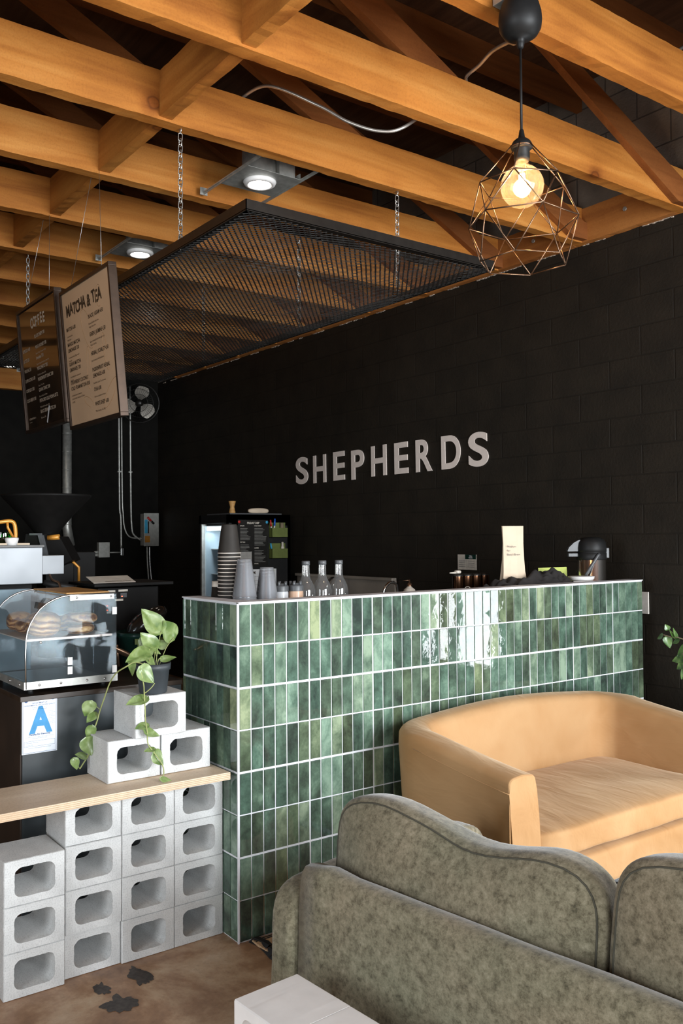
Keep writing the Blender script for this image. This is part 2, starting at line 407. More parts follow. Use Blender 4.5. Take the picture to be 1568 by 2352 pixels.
def thing(name, label, cat, loc=(0, 0, 0), rz=0, group=None, rot=None):
    o = bpy.data.objects.new(name, None); o.empty_display_size = .05
    o.location = loc; o.rotation_euler = rot if rot else (0, 0, rz); COL.objects.link(o)
    return tag(o, label, cat, group)
def dup(o, loc=None, label=None, rz=None, parent=None):
    c = o.copy(); COL.objects.link(c)
    if parent is not None: c.parent = parent
    if loc is not None: c.location = loc
    if rz is not None: c.rotation_euler = (0, 0, rz)
    if label: c['label'] = label
    for ch in [x for x in bpy.data.objects if x.parent == o]: dup(ch, parent=c)
    return c
def smoothed(o, lv=1):
    m = o.modifiers.new('sub', 'SUBSURF'); m.levels = lv; m.render_levels = lv; return o

_txt = {}
def text_into(bm, s, size, mtx, align='LEFT', bold=0., ext=0., sx=1., mat=0, res=3):
    cu = bpy.data.curves.new('t', 'FONT'); cu.body = s; cu.size = size; cu.align_x = align
    cu.offset = bold*size; cu.extrude = ext; cu.resolution_u = res
    o = bpy.data.objects.new('t', cu)
    me = bpy.data.meshes.new_from_object(o)
    Sx = Matrix.Diagonal((sx, 1, 1, 1))
    me.transform(mtx @ Sx)
    n0 = len(bm.faces); bm.from_mesh(me); bm.faces.ensure_lookup_table()
    for i in range(n0, len(bm.faces)): bm.faces[i].material_index = mat
    bpy.data.objects.remove(o); bpy.data.curves.remove(cu); bpy.data.meshes.remove(me)
M['canister'] = plain('dark_bronze_metal', (.16, .075, .04), .18, .95, .3, 8)
M['greytext2'] = plain('grey_body_print', (.22, .21, .19), .7)
M['wrapnote'] = plain('grey_note_paper', (.36, .34, .31), .7)
M['elecgrey'] = plain('grey_painted_steel', (.42, .42, .39), .5, .2)
M['card2'] = plain('blue_grey_panel', (.20, .28, .33), .5, var=.3, scale=6)
M['glossblack'] = plain('glossy_black_film', (.02, .017, .014), .15, 0, .3, coat=.5)

def MX(o, xa, ya):
    """matrix for flat work: origin o, local x along xa, local y along ya"""
    xa = V(xa).normalized(); ya = V(ya).normalized(); za = xa.cross(ya)
    m = Matrix((xa, ya, za)).transposed().to_4x4(); m.translation = V(o); return m
def face_negY(o): return MX(o, (1, 0, 0), (0, 0, 1))
def face_posX(o): return MX(o, (0, 1, 0), (0, 0, 1))
def rect(bm, mtx, x0, x1, y0, y1, z=0, mat=0):
    f = bm.faces.new([bm.verts.new(mtx @ V(p)) for p in ((x0, y0, z), (x1, y0, z), (x1, y1, z), (x0, y1, z))]); f.material_index = mat

# ================================================================== the setting
YW = 2.62; XL = -6.35; XR = 5.2; YF = -4.6; ZB = 3.19; ZD = 4.15
def struct(name, bm, mat, label, **k):
    o = obj(name, bm, mat, **k); return tag(o, label, kind='structure')
b = new_bm(); box(b, XL-.2, XR+.2, YF-.2, YW+.2, -.1, 0)
struct('floor', b, 'floor', 'brown stained polished concrete floor of the cafe')
# floor stains: dark burn marks
def blob(c, rx, ry, seed, z=.0015):
    bm = new_bm(); n = 90; ring = []
    for i in range(n):
        a = i*2*PI/n; k = 1 + .55*noise.noise(V((math.cos(a)*1.6, math.sin(a)*1.6, seed))) + .28*noise.noise(V((math.cos(a)*2.6, math.sin(a)*2.6, seed))) + .12*noise.noise(V((math.cos(a)*9, math.sin(a)*9, seed)))
        ring.append(bm.verts.new((c[0]+rx*k*math.cos(a), c[1]+ry*k*math.sin(a), z)))
    bm.faces.new(ring); return bm
for i, (x, y, rx, ry, lb) in enumerate([(.01, -.385, .075, .028, 'dark scorch mark on the floor in front of the cinder blocks, nearest the counter corner'),
        (.01, -.52, .045, .022, 'small dark scorch mark on the floor, middle of three before the cinder blocks'),
        (.14, -.51, .055, .045, 'ring-like dark scorch mark on the floor, farthest from the cinder blocks')]):
    tag(obj('floor_stain', blob((x, y), rx, ry, i*3.1), 'stain', origin=(x, y, 0)), lb, 'stain')
def wall_with_windows(name, plane, at, th, a0, a1, z0, z1, holes, mat, label):
    bm = new_bm()
    def seg(u0, u1, w0, w1):
        if u1-u0 < 1e-4 or w1-w0 < 1e-4: return
        if plane == 'y': box(bm, u0, u1, at, at+th, w0, w1)
        else: box(bm, at, at+th, u0, u1, w0, w1)
    u = a0
    for h in sorted(holes):
        seg(u, h[0], z0, z1); seg(h[0], h[1], z0, h[2]); seg(h[0], h[1], h[3], z1); u = h[1]
    seg(u, a1, z0, z1)
    return struct(name, bm, mat, label)
WB = [(1.22, 2.22, .55, 1.38)]
WR = [(-3.0, -1.6, .5, 2.7), (-.2, 2.3, .05, 2.95)]
WF = [(1.0, 3.0, .3, 2.9)]
wall_with_windows('wall_back', 'y', YW, .2, XL-.2, XR, 0, 3.21, WB, 'blackwall', 'black painted cinder block wall behind the counter')
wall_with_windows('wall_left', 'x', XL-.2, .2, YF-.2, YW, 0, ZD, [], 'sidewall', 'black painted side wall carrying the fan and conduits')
wall_with_windows('wall_right', 'x', XR, .2, YF-.2, YW+.2, 0, ZD, WR, 'blackwall', 'black painted shopfront wall with tall windows')
wall_with_windows('wall_front', 'y', YF-.2, .2, XL, XR, 0, ZD, WF, 'blackwall', 'black painted wall on the near side of the cafe')
b = new_bm(); box(b, XL, XR, YW, YW+.2, 3.21, ZD); struct('wall_upper', b, 'rawwall', 'bare cinder block course of wall above the beams, shade put into its grey-brown colour')
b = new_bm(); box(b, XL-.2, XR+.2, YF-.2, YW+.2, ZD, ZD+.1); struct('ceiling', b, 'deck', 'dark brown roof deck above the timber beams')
wn = 1
for pl, at, hs in (('y', YW, WB), ('x', XR, WR), ('y', YF-.2, WF)):
    for (u0, u1, w0, w1) in hs:
        root = thing('window_%d' % wn, 'tall daylight shop window', 'window', ((u0+u1)/2, at+.1, w0) if pl == 'y' else (at+.1, (u0+u1)/2, w0)); root['kind'] = 'structure'; wn += 1
        del root['category']
        fr = new_bm(); gl = new_bm()
        def bb(bm, a, b_, c, d, t0, t1):
            if pl == 'y': box(bm, a, b_, at+t0, at+t1, c, d)
            else: box(bm, at+t0, at+t1, a, b_, c, d)
        for (a, b_, c, d) in ((u0, u0+.05, w0, w1), (u1-.05, u1, w0, w1), (u0, u1, w0, w0+.05), (u0, u1, w1-.05, w1), ((u0+u1)/2-.025, (u0+u1)/2+.025, w0, w1)): bb(fr, a, b_, c, d, .05, .13)
        bb(gl, u0+.04, u1-.04, w0+.04, w1-.04, .085, .09)
        obj('window_frame', fr, 'blackmetal', root); obj('window_pane', gl, 'windowglass', root)
# daylight: sky outside the windows plus soft area lamps added outside them
w = bpy.data.worlds.new('sky'); SC.world = w; w.use_nodes = True
wt = w.node_tree; bg = wt.nodes['Background']
bg.inputs[0].default_value = (.80, .90, 1.0, 1); bg.inputs[1].default_value = 1.0
def winlight(name, loc, rot, sx, sy, power, col):
    ld = bpy.data.lights.new(name, 'AREA'); ld.shape = 'RECTANGLE'; ld.size = sx; ld.size_y = sy; ld.energy = power; ld.color = col
    o = bpy.data.objects.new(name, ld); o.location = loc; o.rotation_euler = rot; COL.objects.link(o); return o
DAY = (.93, .96, 1.0); PW_R, PW_S, PW_B, PW_F = 92, 66, 150, 34
for (u0, u1, w0, w1) in WR: winlight('window_daylight', (XR+.3, (u0+u1)/2, (w0+w1)/2), (0, PI/2, 0), w1-w0, u1-u0, (PW_R if u1 > 0 else PW_S)*(u1-u0)*(w1-w0), DAY)
for (u0, u1, w0, w1) in WB: winlight('window_daylight', ((u0+u1)/2, YW+.35, (w0+w1)/2), (-PI/2, 0, 0), u1-u0, w1-w0, PW_B*(u1-u0)*(w1-w0), DAY)
for (u0, u1, w0, w1) in WF: winlight('window_daylight', ((u0+u1)/2, YF-.35, (w0+w1)/2), (PI/2, 0, 0), u1-u0, w1-w0, PW_F*(u1-u0)*(w1-w0), DAY)

# ------------------------------------------------------------------ roof timbers
def rough_beam(x0, x1, y0, y1, z0, z1, along='y', seed=0, amp=.0035):
    bm = new_bm(); n = int(abs((y1-y0) if along == 'y' else (x1-x0))/.045)+2; rings = []
    for i in range(n+1):
        t = i/n; r = []
        for j, (a, c) in enumerate(((0, 0), (1, 0), (1, 1), (0, 1))):
            k = amp if c == 0 else amp*.6
            if along == 'y': p = V((x0+(x1-x0)*a, y0+(y1-y0)*t, z0+(z1-z0)*c))
            else: p = V((x0+(x1-x0)*t, y0+(y1-y0)*a, z0+(z1-z0)*c))
            q = p*24 + V((seed*3.3, j*9, 0)); p += V((noise.noise(q)*.5 if along == 'y' else 0, noise.noise(q) * .3 if along != 'y' else 0, noise.noise(q+V((5, 5, 5)))*1.0))*k
            p += V((0, 0, noise.noise(V((seed, t*3, 1)))*.004))
            r.append(bm.verts.new(p))
        rings.append(r)
    for A, B in zip(rings, rings[1:]):
        for j in range(4): bm.faces.new((A[j], A[(j+1) % 4], B[(j+1) % 4], B[j]))
    bm.faces.new(rings[0][::-1]); bm.faces.new(rings[-1]); return bm
def beam_label(n):
    names = {0: 'orange timber ceiling beam beside the pendant lamp canopy', -1: 'orange timber ceiling beam running behind the pendant lamp cord',
             -2: 'orange timber ceiling beam from which the near mesh panel chains hang', -3: 'orange timber ceiling beam above the tan menu board and nearer downlight',
             -4: 'orange timber ceiling beam above the dark coffee menu board', -5: 'orange timber ceiling beam with the chain left of the menu boards'}
    if n in names: return names[n], None
    if n > 0: return 'orange timber ceiling beam over the seating, outside the picture', 'ceiling beams over the seating'
    return 'orange timber ceiling beam at the far end above the mesh panel', 'far ceiling beams'
for n in range(-11, 6):
    xn = .88 + .667*n - (.02 if n == -4 else 0)
    if xn - .06 < XL: continue
    lb, g = beam_label(n)
    tag(obj('ceiling_beam', rough_beam(xn-.062, xn, YF, YW, ZB, ZB+.205, 'y', n), 'beam', origin=(xn-.03, YW, ZB)), lb, 'beam', g, 'structure')
    near = {0: 'beside the pendant lamp', -1: 'behind the pendant lamp', -2: 'second back from the pendant lamp', -3: 'over the tan menu board', -4: 'over the dark menu board'}.get(n)
    if n < 4:
        # blocking between this beam and the one on its right
        tag(obj('beam_blocking', rough_beam(xn, xn+.605, -.095, -.04, ZB+.012, ZB+.2, 'x', n+40), 'beam_x', origin=(xn+.3, -.07, ZB)),
            'short cross block between ceiling beams, ' + near if near else 'short orange cross block between far ceiling beams', 'blocking', None if near else 'cross blocks', 'structure')
        tag(obj('wall_ledger', rough_beam(xn, xn+.605, YW-.045, YW-.001, ZB+.0, ZB+.2, 'x', n+80), 'ledger', origin=(xn+.3, YW-.02, ZB)),
            'dark orange ledger board bolted to the wall top, ' + near if near else 'orange ledger board along the far wall top', 'ledger', None if near else 'wall ledgers', 'structure')
    # web braces rising from the beams to the roof deck
    def brace(pts, x0, th=.038):
        bm = new_bm(); A = [bm.verts.new((x0, y, z)) for y, z in pts]; B = [bm.verts.new((x0+th, y, z)) for y, z in pts]; q = len(pts)
        bm.faces.new(A); bm.faces.new(B)
        for i in range(q): bm.faces.new((A[i], A[(i+1) % q], B[(i+1) % q], B[i]))
        return bm
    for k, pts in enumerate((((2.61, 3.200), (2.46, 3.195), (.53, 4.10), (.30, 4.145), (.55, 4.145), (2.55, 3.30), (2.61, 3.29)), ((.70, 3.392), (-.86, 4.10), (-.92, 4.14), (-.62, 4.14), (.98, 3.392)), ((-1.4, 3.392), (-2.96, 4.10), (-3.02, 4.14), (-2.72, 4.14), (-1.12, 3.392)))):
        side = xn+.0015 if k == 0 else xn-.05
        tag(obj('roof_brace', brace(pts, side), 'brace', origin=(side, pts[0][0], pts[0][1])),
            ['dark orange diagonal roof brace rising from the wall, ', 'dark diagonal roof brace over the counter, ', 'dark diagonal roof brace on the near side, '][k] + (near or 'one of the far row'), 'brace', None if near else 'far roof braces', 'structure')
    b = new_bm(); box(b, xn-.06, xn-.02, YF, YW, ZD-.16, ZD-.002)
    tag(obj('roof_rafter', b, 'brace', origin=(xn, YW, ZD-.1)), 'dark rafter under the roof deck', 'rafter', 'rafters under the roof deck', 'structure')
b = rough_beam(XL+.002, XL+.07, YF, 1.32, 2.985, 3.19, 'y', 77)
tag(obj('wall_plate_beam', b, 'beam', origin=(XL+.03, 0, 2.985)), 'orange timber plate along the top of the black side wall', 'beam', None, 'structure')
b = new_bm()
for n in range(-10, 5):
    xn = .88+.667*n
    tube(b, [(xn+.3, YW-.052, ZB+.11), (xn+.3, YW-.046, ZB+.11)], .013, 6)
o = obj('trim_1', b, 'galv'); tag(o, 'bolt heads in the wall ledger boards', None, None, 'structure')
random.seed(3)
b = new_bm()
x = -6.2
while x < 1.6:
    w_ = random.uniform(.02, .20); nseg = max(2, int(w_/.012))
    for k in range(nseg):
        xx = x + w_*k/nseg; hh = random.uniform(.0012, .0045)
        softbox(b, (xx, YW-.003, ZB-.002+random.uniform(-.003, .002)), (.010, .004, hh), n=3, wob=.003, seed=xx)
    x += w_ + random.uniform(.0, .25)
tag(obj('trim_2', b, 'plaster'), 'chipped white plaster line along the top of the black wall', None, None, 'structure')

# ------------------------------------------------------------------ tiled counter
HC = 1.24; RH = .155; TP = .05242
CT = thing('tiled_counter', 'tall bar counter clad in glossy green vertical tiles with white grout', 'counter', (0, 0, 0))
b = new_bm()
box(b, -.085, -.004, .004, 2.46, 0, HC-.002); box(b, -.447, -.085, .004, .075, 0, HC-.002)
obj('body', b, 'grout', CT)
b = new_bm(); lay = b.loops.layers.color.new('tile')
def add_tile(p0, p1, z0, z1, face):
    col = (random.random(), random.random(), random.random(), 1)
    if random.random() < .16: col = (col[0]*.12, col[1], col[2], 1)
    t = .0035; e = .0016
    if face == 'x':
        A = [(-.004, p0, z0), (-.004, p1, z0), (-.004, p1, z1), (-.004, p0, z1)]; B = [(0, p0+e, z0+e), (0, p1-e, z0+e), (0, p1-e, z1-e), (0, p0+e, z1-e)]
    else:
        A = [(p0, .004, z0), (p1, .004, z0), (p1, .004, z1), (p0, .004, z1)]; B = [(p0+e, 0, z0+e), (p1-e, 0, z0+e), (p1-e, 0, z1-e), (p0+e, 0, z1-e)]
    k = random.uniform(-.0005, .0005); k2 = random.uniform(-.0005, .0005)
    B = [(x+(k if i in (0, 3) else k2) if face == 'x' else x, y+(k if i in (0, 3) else k2) if face != 'x' else y, z) for i, (x, y, z) in enumerate(B)]
    a = [b.verts.new(p) for p in A]; c = [b.verts.new(p) for p in B]
    for q in [c] + [(a[i], a[(i+1) % 4], c[(i+1) % 4], c[i]) for i in range(4)]:
        f = b.faces.new(q)
        for l in f.loops: l[lay] = col
random.seed(11)
def zr(k): return HC - .006 - k*RH*.9975
for k in range(8):
    z1 = zr(k) - (.0038 if k % 2 == 0 and k else .0021); z0 = zr(k+1) + (.0038 if k % 2 else .0021)
    z0 = max(z0, .004)
    j = 0; y = .007
    while y < 2.455:
        s, q = divmod(j, 6); y0 = .006 + s*.3145 + q*TP; y1 = y0 + TP
        y0 += .0038 if q == 0 else .0022; y1 -= .0038 if q == 5 else .0022
        if y0 > 2.45: break
        add_tile(y0, min(y1, 2.457), z0, z1, 'x'); j += 1; y = y1
    for j in range(9):
        s, q = divmod(j, 6); x1 = -.006 - s*.3145 - q*TP; x0 = max(x1 - TP, -.4465)
        x1 -= .0022 if q == 0 else .0018; x0 += .0018
        if x1-x0 > .006: add_tile(x0, x1, z0, z1, 'y')
obj('tiles', b, 'tile', CT, label='glossy green vertical stacked tiles')
b = new_bm()
box(b, -.004, .0015, -.0015, .005, 0, HC+.001); box(b, -.088, .0015, -.0015, 2.462, HC-.003, HC+.0015); box(b, -.449, -.088, -.0015, .078, HC-.003, HC+.0015)
obj('edge_trim', b, 'grout', CT, label='thin white edge trim')
b = new_bm(); box(b, -.60, -.09, .08, 2.45, 1.085, 1.12); box(b, -.58, -.56, .1, 2.44, 0, 1.085)
obj('worktop', b, 'darktop', CT, label='dark worktop behind the tiled front')

# ------------------------------------------------------------------ lettering on the wall
SG = thing('wall_sign', 'pale grey capital letters reading SHEPHERDS on the black wall', 'sign', (-2.42, YW-.012, 1.93))
x0, x1 = -3.535, -1.285
cent = [(-3.4660, 2.6200, 2.0465), (-3.2029, 2.6200, 2.0444), (-2.9301, 2.6200, 2.0514), (-2.6814, 2.6200, 2.0448), (-2.4167, 2.6200, 2.0566), (-2.1529, 2.6200, 2.0568), (-1.9026, 2.6200, 2.0569), (-1.6235, 2.6200, 2.0595), (-1.3593, 2.6200, 2.0557)]
for ch, (cx, cy, cz) in zip('SHEPHERDS', cent):
    b = new_bm()
    text_into(b, ch, .315, Matrix.Identity(4), 'LEFT', .019, 0, 1.0, res=8)
    xs = [v.co.x for v in b.verts]; ys = [v.co.y for v in b.verts]; mx_ = (min(xs)+max(xs))/2; my_ = (min(ys)+max(ys))/2
    hh = max(ys)-min(ys); ww = max(xs)-min(xs)
    sy = .232/hh; wd = {'S': .185, 'H': .185, 'E': .155, 'P': .165, 'R': .175, 'D': .19}[ch]; sx = wd/ww
    for v in b.verts: v.co = V(((v.co.x-mx_)*sx, (v.co.y-my_)*sy, 0))
    r = bmesh.ops.extrude_face_region(b, geom=b.faces[:]); bmesh.ops.translate(b, verts=[v for v in r['geom'] if isinstance(v, bmesh.types.BMVert)], vec=(0, 0, .005))
    for f in b.faces: f.smooth = False
    b.transform(face_negY((cx, YW-.001, cz)) @ Matrix.Rotation(math.radians(.7), 4, 'Z'))
    obj('letter', b, 'lettergrey', SG)

# ------------------------------------------------------------------ cinder blocks
def cmu_mesh(seed, w=.198, h=.147, d=.2, mx=.033, mz=.026, rad=.024, chip=.0011):
    """block lying on its side: face w x h in local y/z looking to +x, hollow core through x"""
    rnd = random.Random(seed); bm = new_bm()
    angs = []
    iw, ih = w/2-mx, h/2-mz
    inner = []
    for (cx, cz, a0) in ((iw-rad, ih-rad, 0), (-iw+rad, ih-rad, 90), (-iw+rad, -ih+rad, 180), (iw-rad, -ih+rad, 270)):
        for k in range(7):
            a = math.radians(a0+k*15); inner.append((cx+rad*math.cos(a), cz+rad*math.sin(a)))
    dense = []
    for i, p in enumerate(inner):
        q = inner[(i+1) % len(inner)]; ln = math.hypot(q[0]-p[0], q[1]-p[1]); m = max(1, int(ln/.008))
        for k in range(m): dense.append((p[0]+(q[0]-p[0])*k/m, p[1]+(q[1]-p[1])*k/m))
    def outer(p):
        sx = (w/2)/abs(p[0]) if abs(p[0]) > 1e-6 else 1e9; sz = (h/2)/abs(p[1]) if abs(p[1]) > 1e-6 else 1e9
        s = min(sx, sz); return (p[0]*s, p[1]*s)
    outs = [outer(p) for p in dense]
    for c in ((w/2, h/2), (-w/2, h/2), (-w/2, -h/2), (w/2, -h/2)):
        i = min(range(len(outs)), key=lambda k: (outs[k][0]-c[0])**2+(outs[k][1]-c[1])**2); outs[i] = c
    def ring(x, pts, sc=1, j=0, shrink=0):
        r = []
        for p in pts:
            k = noise.noise(V((p[0]*90, p[1]*90, seed*5.1+x*40)))*j
            r.append(bm.verts.new((x, p[0]*sc*(1-shrink)+k*(1 if p[0] > 0 else -1), p[1]*sc*(1-shrink)+k)))
        return r
    e = .004
    R = [ring(0, dense, 1.0, chip*1.6), ring(0, outs, 1, 0, .022), ring(-e, outs, 1, chip), ring(-d+e, outs, 1, chip), ring(-d, outs, 1, 0, .022), ring(-d, dense, .9, chip*1.6), ring(-d*.5, dense, .93, 0)]
    n = len(dense)
    for A, B in zip(R, R[1:] + R[:1]):
        for i in range(n): bm.faces.new((A[i], A[(i+1) % n], B[(i+1) % n], B[i]))
    bmesh.ops.recalc_face_normals(bm, faces=bm.faces)
    me = bpy.data.meshes.new('cinder_block'); bm.to_mesh(me); bm.free(); me.materials.append(M['cmu']); return me
CM = [cmu_mesh(s) for s in range(5)]
def put_block(x, y, z, me, label, jit=.002, rz=0):
    o = bpy.data.objects.new('cinder_block', me); o.location = (x+random.uniform(-jit, jit), y, z+.0735+.0005); o.rotation_euler = (0, 0, rz)
    COL.objects.link(o); tag(o, label, 'cinder block', 'cinder blocks of the low bench wall and plant pyramid'); return o
random.seed(5)
rowname = ['bottom', 'second from the bottom', 'third from the bottom', 'top']
colname = ['leftmost column', 'column second from the left', 'third column from the left', 'column beside the tiled counter']
for c in range(4):
    for r in range(3 if c == 0 else 4):
        rn = 'top' if c == 0 and r == 2 else 'middle' if c == 0 and r == 1 else rowname[r]
        put_block(-.112 + (.018 if c == 0 else 0) - (.012 if (c == 1 and r < 1) else 0), -.70+.2*c + (0 if c else -.006), r*.148, CM[(c*3+r*2) % 5],
                  'grey hollow cinder block, %s of the %s%s' % (rn, colname[c], ' under the plank' if (r == 3) else ''))
put_block(-.137, -.342, .622, CM[1], 'grey hollow cinder block on the plank, left one under the plant block')
put_block(-.135, -.139, .622, CM[3], 'grey hollow cinder block on the plank, right one beside the counter')
put_block(-.112, -.25, .770, CM[4], 'grey hollow cinder block holding the potted plant on top')
# plank
b = new_bm(); box(b, -.325, -.022, -1.62, -.018, .5935, .621, bev=.0025)
PL = tag(obj('bench_plank', b, 'ply', origin=(-.17, -.8, .5935)), 'pale plywood plank laid over the cinder blocks as a bench top', 'plank')
b = new_bm()
for k in range(4): box(b, -.0225, -.0212, -1.62, -.019, .5965+k*.0062, .5985+k*.0062)
obj('ply_edge', b, 'plyline', PL, label='visible plywood layers along the edge')

# ------------------------------------------------------------------ dark service counter, grade card
DC = thing('service_counter', 'black service counter behind the cinder blocks, below the pastry case, bluish reflection put into its colour', 'counter', (-1.2, -.32, 0))
b = new_bm(); box(b, -1.95, -.45, -.64, -.006, 0, .885); obj('body', b, 'darkcounter', DC)
b = new_bm(); box(b, -1.95, -.46, -.645, -.640, 0, .885); obj('side_panel', b, 'darkside', DC, label='side panel with its shade put into a dark brown colour')
b = new_bm(); box(b, -1.96, -.444, -.65, -.003, .886, .905, bev=.002); obj('top', b, 'darktop', DC, label='dark scratched wooden top')
# A card
PC = thing('grade_card', 'white health grade card with a large blue letter A on the black counter', 'notice', (-.444, -.58, .70))
mt = face_posX((-.4485, -.643, .694)); cw, chh = .129, .210
b = new_bm(); rect(b, mt, 0, cw, 0, chh, .0); rect(b, mt, 0, cw, 0, chh, .0008); obj('card', b, 'card', PC)
b = new_bm()
for (a, c, d, e) in ((.003, cw-.003, .003, .0042), (.003, cw-.003, chh-.0042, chh-.003), (.003, .0042, .003, chh-.003), (cw-.0042, cw-.003, .003, chh-.003)): rect(b, mt, a, c, d, e, .0012)
T = lambda x, y: mt @ Matrix.Translation((x, y, .0012))
text_into(b, 'DEPARTMENT OF', .0072, T(cw/2, chh-.029), 'CENTER', .01)
text_into(b, 'ENVIRONMENTAL HEALTH AND QUALITY', .0060, T(cw/2, chh-.0365), 'CENTER', .01)
text_into(b, 'Penalty for Removal', .0095, T(cw/2, .066), 'CENTER', .03)
for (a, c, d, e) in ((.008, .121, .026, .0267), (.008, .121, .045, .0457), (.008, .0087, .026, .0457), (.1203, .121, .026, .0457)): rect(b, mt, a, c, d, e, .0012)
obj('border_print', b, 'navy', PC)
b = new_bm()
text_into(b, 'Based on the most recent inspection by the', .0045, T(cw/2, chh-.018), 'CENTER')
text_into(b, 'MOBILE FOOD FACILITY', .0052, T(cw/2, chh-.045), 'CENTER')
text_into(b, 'has scored the posted grade', .0045, T(cw/2, chh-.050), 'CENTER', .01)
obj('small_print', b, 'greytext', PC); b = new_bm()
for i, s in enumerate(['GRADE A', '90 to 100 points', 'GRADE B', '80 to 89 points', 'GRADE C', '70 to 79 points', 'For this facility', 'contact the office']): text_into(b, s, .0038, T(.097, chh-.062-i*.0055-(i//2)*.002))
obj('small_print', b, 'greytext', PC); b = new_bm()
for i, s in enumerate(['It is unlawful to remove or to deface or alter or tamper with this card', 'Facility inspection results are available']): text_into(b, s, .0036, T(cw/2, .059-i*.005), 'CENTER')
obj('small_print', b, 'greytext', PC); b = new_bm()
text_into(b, 'Facility Name   Shepherds', .0045, T(.012, .038)); text_into(b, 'Inspection Date', .0045, T(.012, .030))
obj('small_print', b, 'greytext', PC); b = new_bm()
text_into(b, 'Department of Environmental Health and Quality', .0042, T(cw/2, .019), 'CENTER')
obj('small_print', b, 'greytext', PC)
b = new_bm(); text_into(b, 'A', .128, T(cw/2+.004, .0775), 'CENTER', .045, 0, .84); obj('letter', b, 'blue', PC, label='large blue letter A')
b = new_bm(); lathe(b, [(0, 0), (.0068, 0)], (0, 0, 0), 20); b.transform(T(.015, chh-.016)); obj('seal', b, 'navy', PC)
b = new_bm(); lathe(b, [(0, 0), (.0062, 0)], (0, 0, 0), 20); b.transform(T(cw-.016, chh-.014)); obj('seal', b, 'blue', PC)

# ------------------------------------------------------------------ pastry case
CS = thing('pastry_case', 'curved clear acrylic pastry display case with metal base on the black counter', 'display case', (-.68, -.45, .905))
XA, XB = -.92, -.45
prof = [(-.628, .930), (-.630, 1.06), (-.628, 1.11), (-.623, 1.14), (-.612, 1.17), (-.596, 1.198), (-.577, 1.221), (-.553, 1.240), (-.525, 1.254), (-.495, 1.263), (-.466, 1.267), (-.285, 1.268)]
def plate(x, t):
    bm = new_bm(); pts = prof + [(-.283, .930)]
    A = [bm.verts.new((x, y, z)) for y, z in pts]; B = [bm.verts.new((x+t, y, z)) for y, z in pts]
    bm.faces.new(A[::-1]); bm.faces.new(B); n = len(pts)
    for i in range(n): bm.faces.new((A[i], A[(i+1) % n], B[(i+1) % n], B[i]))
    return bm
for x in (XB-.004, XA): obj('end_panel', plate(x, .004), 'acrylic', CS)
b = new_bm()
for (y0, z0), (y1, z1) in zip(prof, prof[1:-1]):
    b.faces.new([b.verts.new(p) for p in ((XA, y0, z0), (XB, y0, z0), (XB, y1, z1), (XA, y1, z1))])
bmesh.ops.remove_doubles(b, verts=b.verts, dist=1e-5); obj('curved_front', b, 'glass', CS)
for x in (XB, XA+.004):
    b = new_bm(); tube(b, [(x, y, z) for y, z in prof], .0035, 6); obj('edge_strip', b, 'steel', CS)
b = new_bm(); box(b, XA, XB, -.285, -.281, .93, 1.268); box(b, XA+.22, XA+.225, -.2805, -.278, .95, 1.24); obj('rear_door', b, 'acrylic', CS)
b = new_bm(); box(b, XA, XB+.002, -.632, -.278, .928, .932); obj('floor_plate', b, 'steel', CS)
b = new_bm(); box(b, XB, XB+.003, -.632, -.278, .928, .956); box(b, XA, XB+.003, -.636, -.632, .928, .956); obj('base_rail', b, 'galv', CS, label='riveted metal base rail')
for (p, ax, h) in [((XB+.003, y, .942), 'Y', .004) for y in (-.58, -.50, -.40, -.33)] + [((x, -.636, .942), 'X', .004) for x in (-.50, -.62, -.76)] + [((XB+.003, y, z), 'Y', .003) for (y, z) in ((-.44, 1.257), (-.305, 1.257), (-.575, 1.098), (-.345, 1.106))]:
    b = new_bm(); lathe(b, [(0, h), (.004, h*.8), (.005, 0)], p, 10, axis=Matrix.Rotation(PI/2, 3, ax)); obj('rivet', b, 'steel', CS)
b = new_bm(); box(b, XB-.001, XB+.003, -.466, -.292, 1.247, 1.266); obj('top_strip', b, 'white', CS, label='white top strip')
b = new_bm(); box(b, XA+.004, XB-.004, -.628, -.30, 1.106, 1.110); box(b, XB-.002, XB+.002, -.628, -.30, 1.104, 1.112); obj('shelf', b, 'white', CS, label='white-edged clear shelf')
for (y, z) in ((-.465, 1.02), (-.465, .985), (-.29, 1.20), (-.29, .975)):
    b = new_bm(); box(b, XB, XB+.003, y-.009, y+.009, z-.014, z+.014); box(b, XB-.02, XB, y-.001, y+.001, z-.014, z+.014); obj('hinge', b, 'white', CS)
for x, y in ((-.49, -.60), (-.49, -.32), (-.88, -.60), (-.88, -.32)):
    b = new_bm(); tube(b, [(x, y, .9055), (x, y, .9275)], .011, 10); obj('foot', b, 'blackplastic', CS)
b = new_bm(); box(b, -.87, -.475, -.47, -.30, 1.269, 1.275, bev=.001)
tag(obj('wooden_board', b, 'board', origin=(-.67, -.39, 1.269)), 'stained wooden board lying on the pastry case', 'board')
random.seed(21)
def bun(x, y, z, a, bb, c, label, seed=0, tilt=0):
    b = new_bm(); softbox(b, (0, 0, c), (a, bb, c), k=2.5, n=12, wob=.006, seed=seed)
    o = obj('pastry', b, 'pastry', origin=None); o.location = (x, y, z); o.rotation_euler = (tilt, 0, seed); tag(o, label, 'pastry'); return o
bun(-.530, -.545, 1.111, .062, .062, .046, 'big swirled cinnamon pastry at the front end of the case shelf', .3)
bun(-.530, -.395, 1.111, .052, .066, .019, 'flat swirled pastry under another at the right of the case shelf', 1.1)
bun(-.530, -.400, 1.150, .056, .068, .022, 'darker swirled pastry lying on top of a flat one', 2.1)
bun(-.66, -.545, 1.111, .050, .060, .028, 'golden pastry behind the big cinnamon pastry', 3.0)
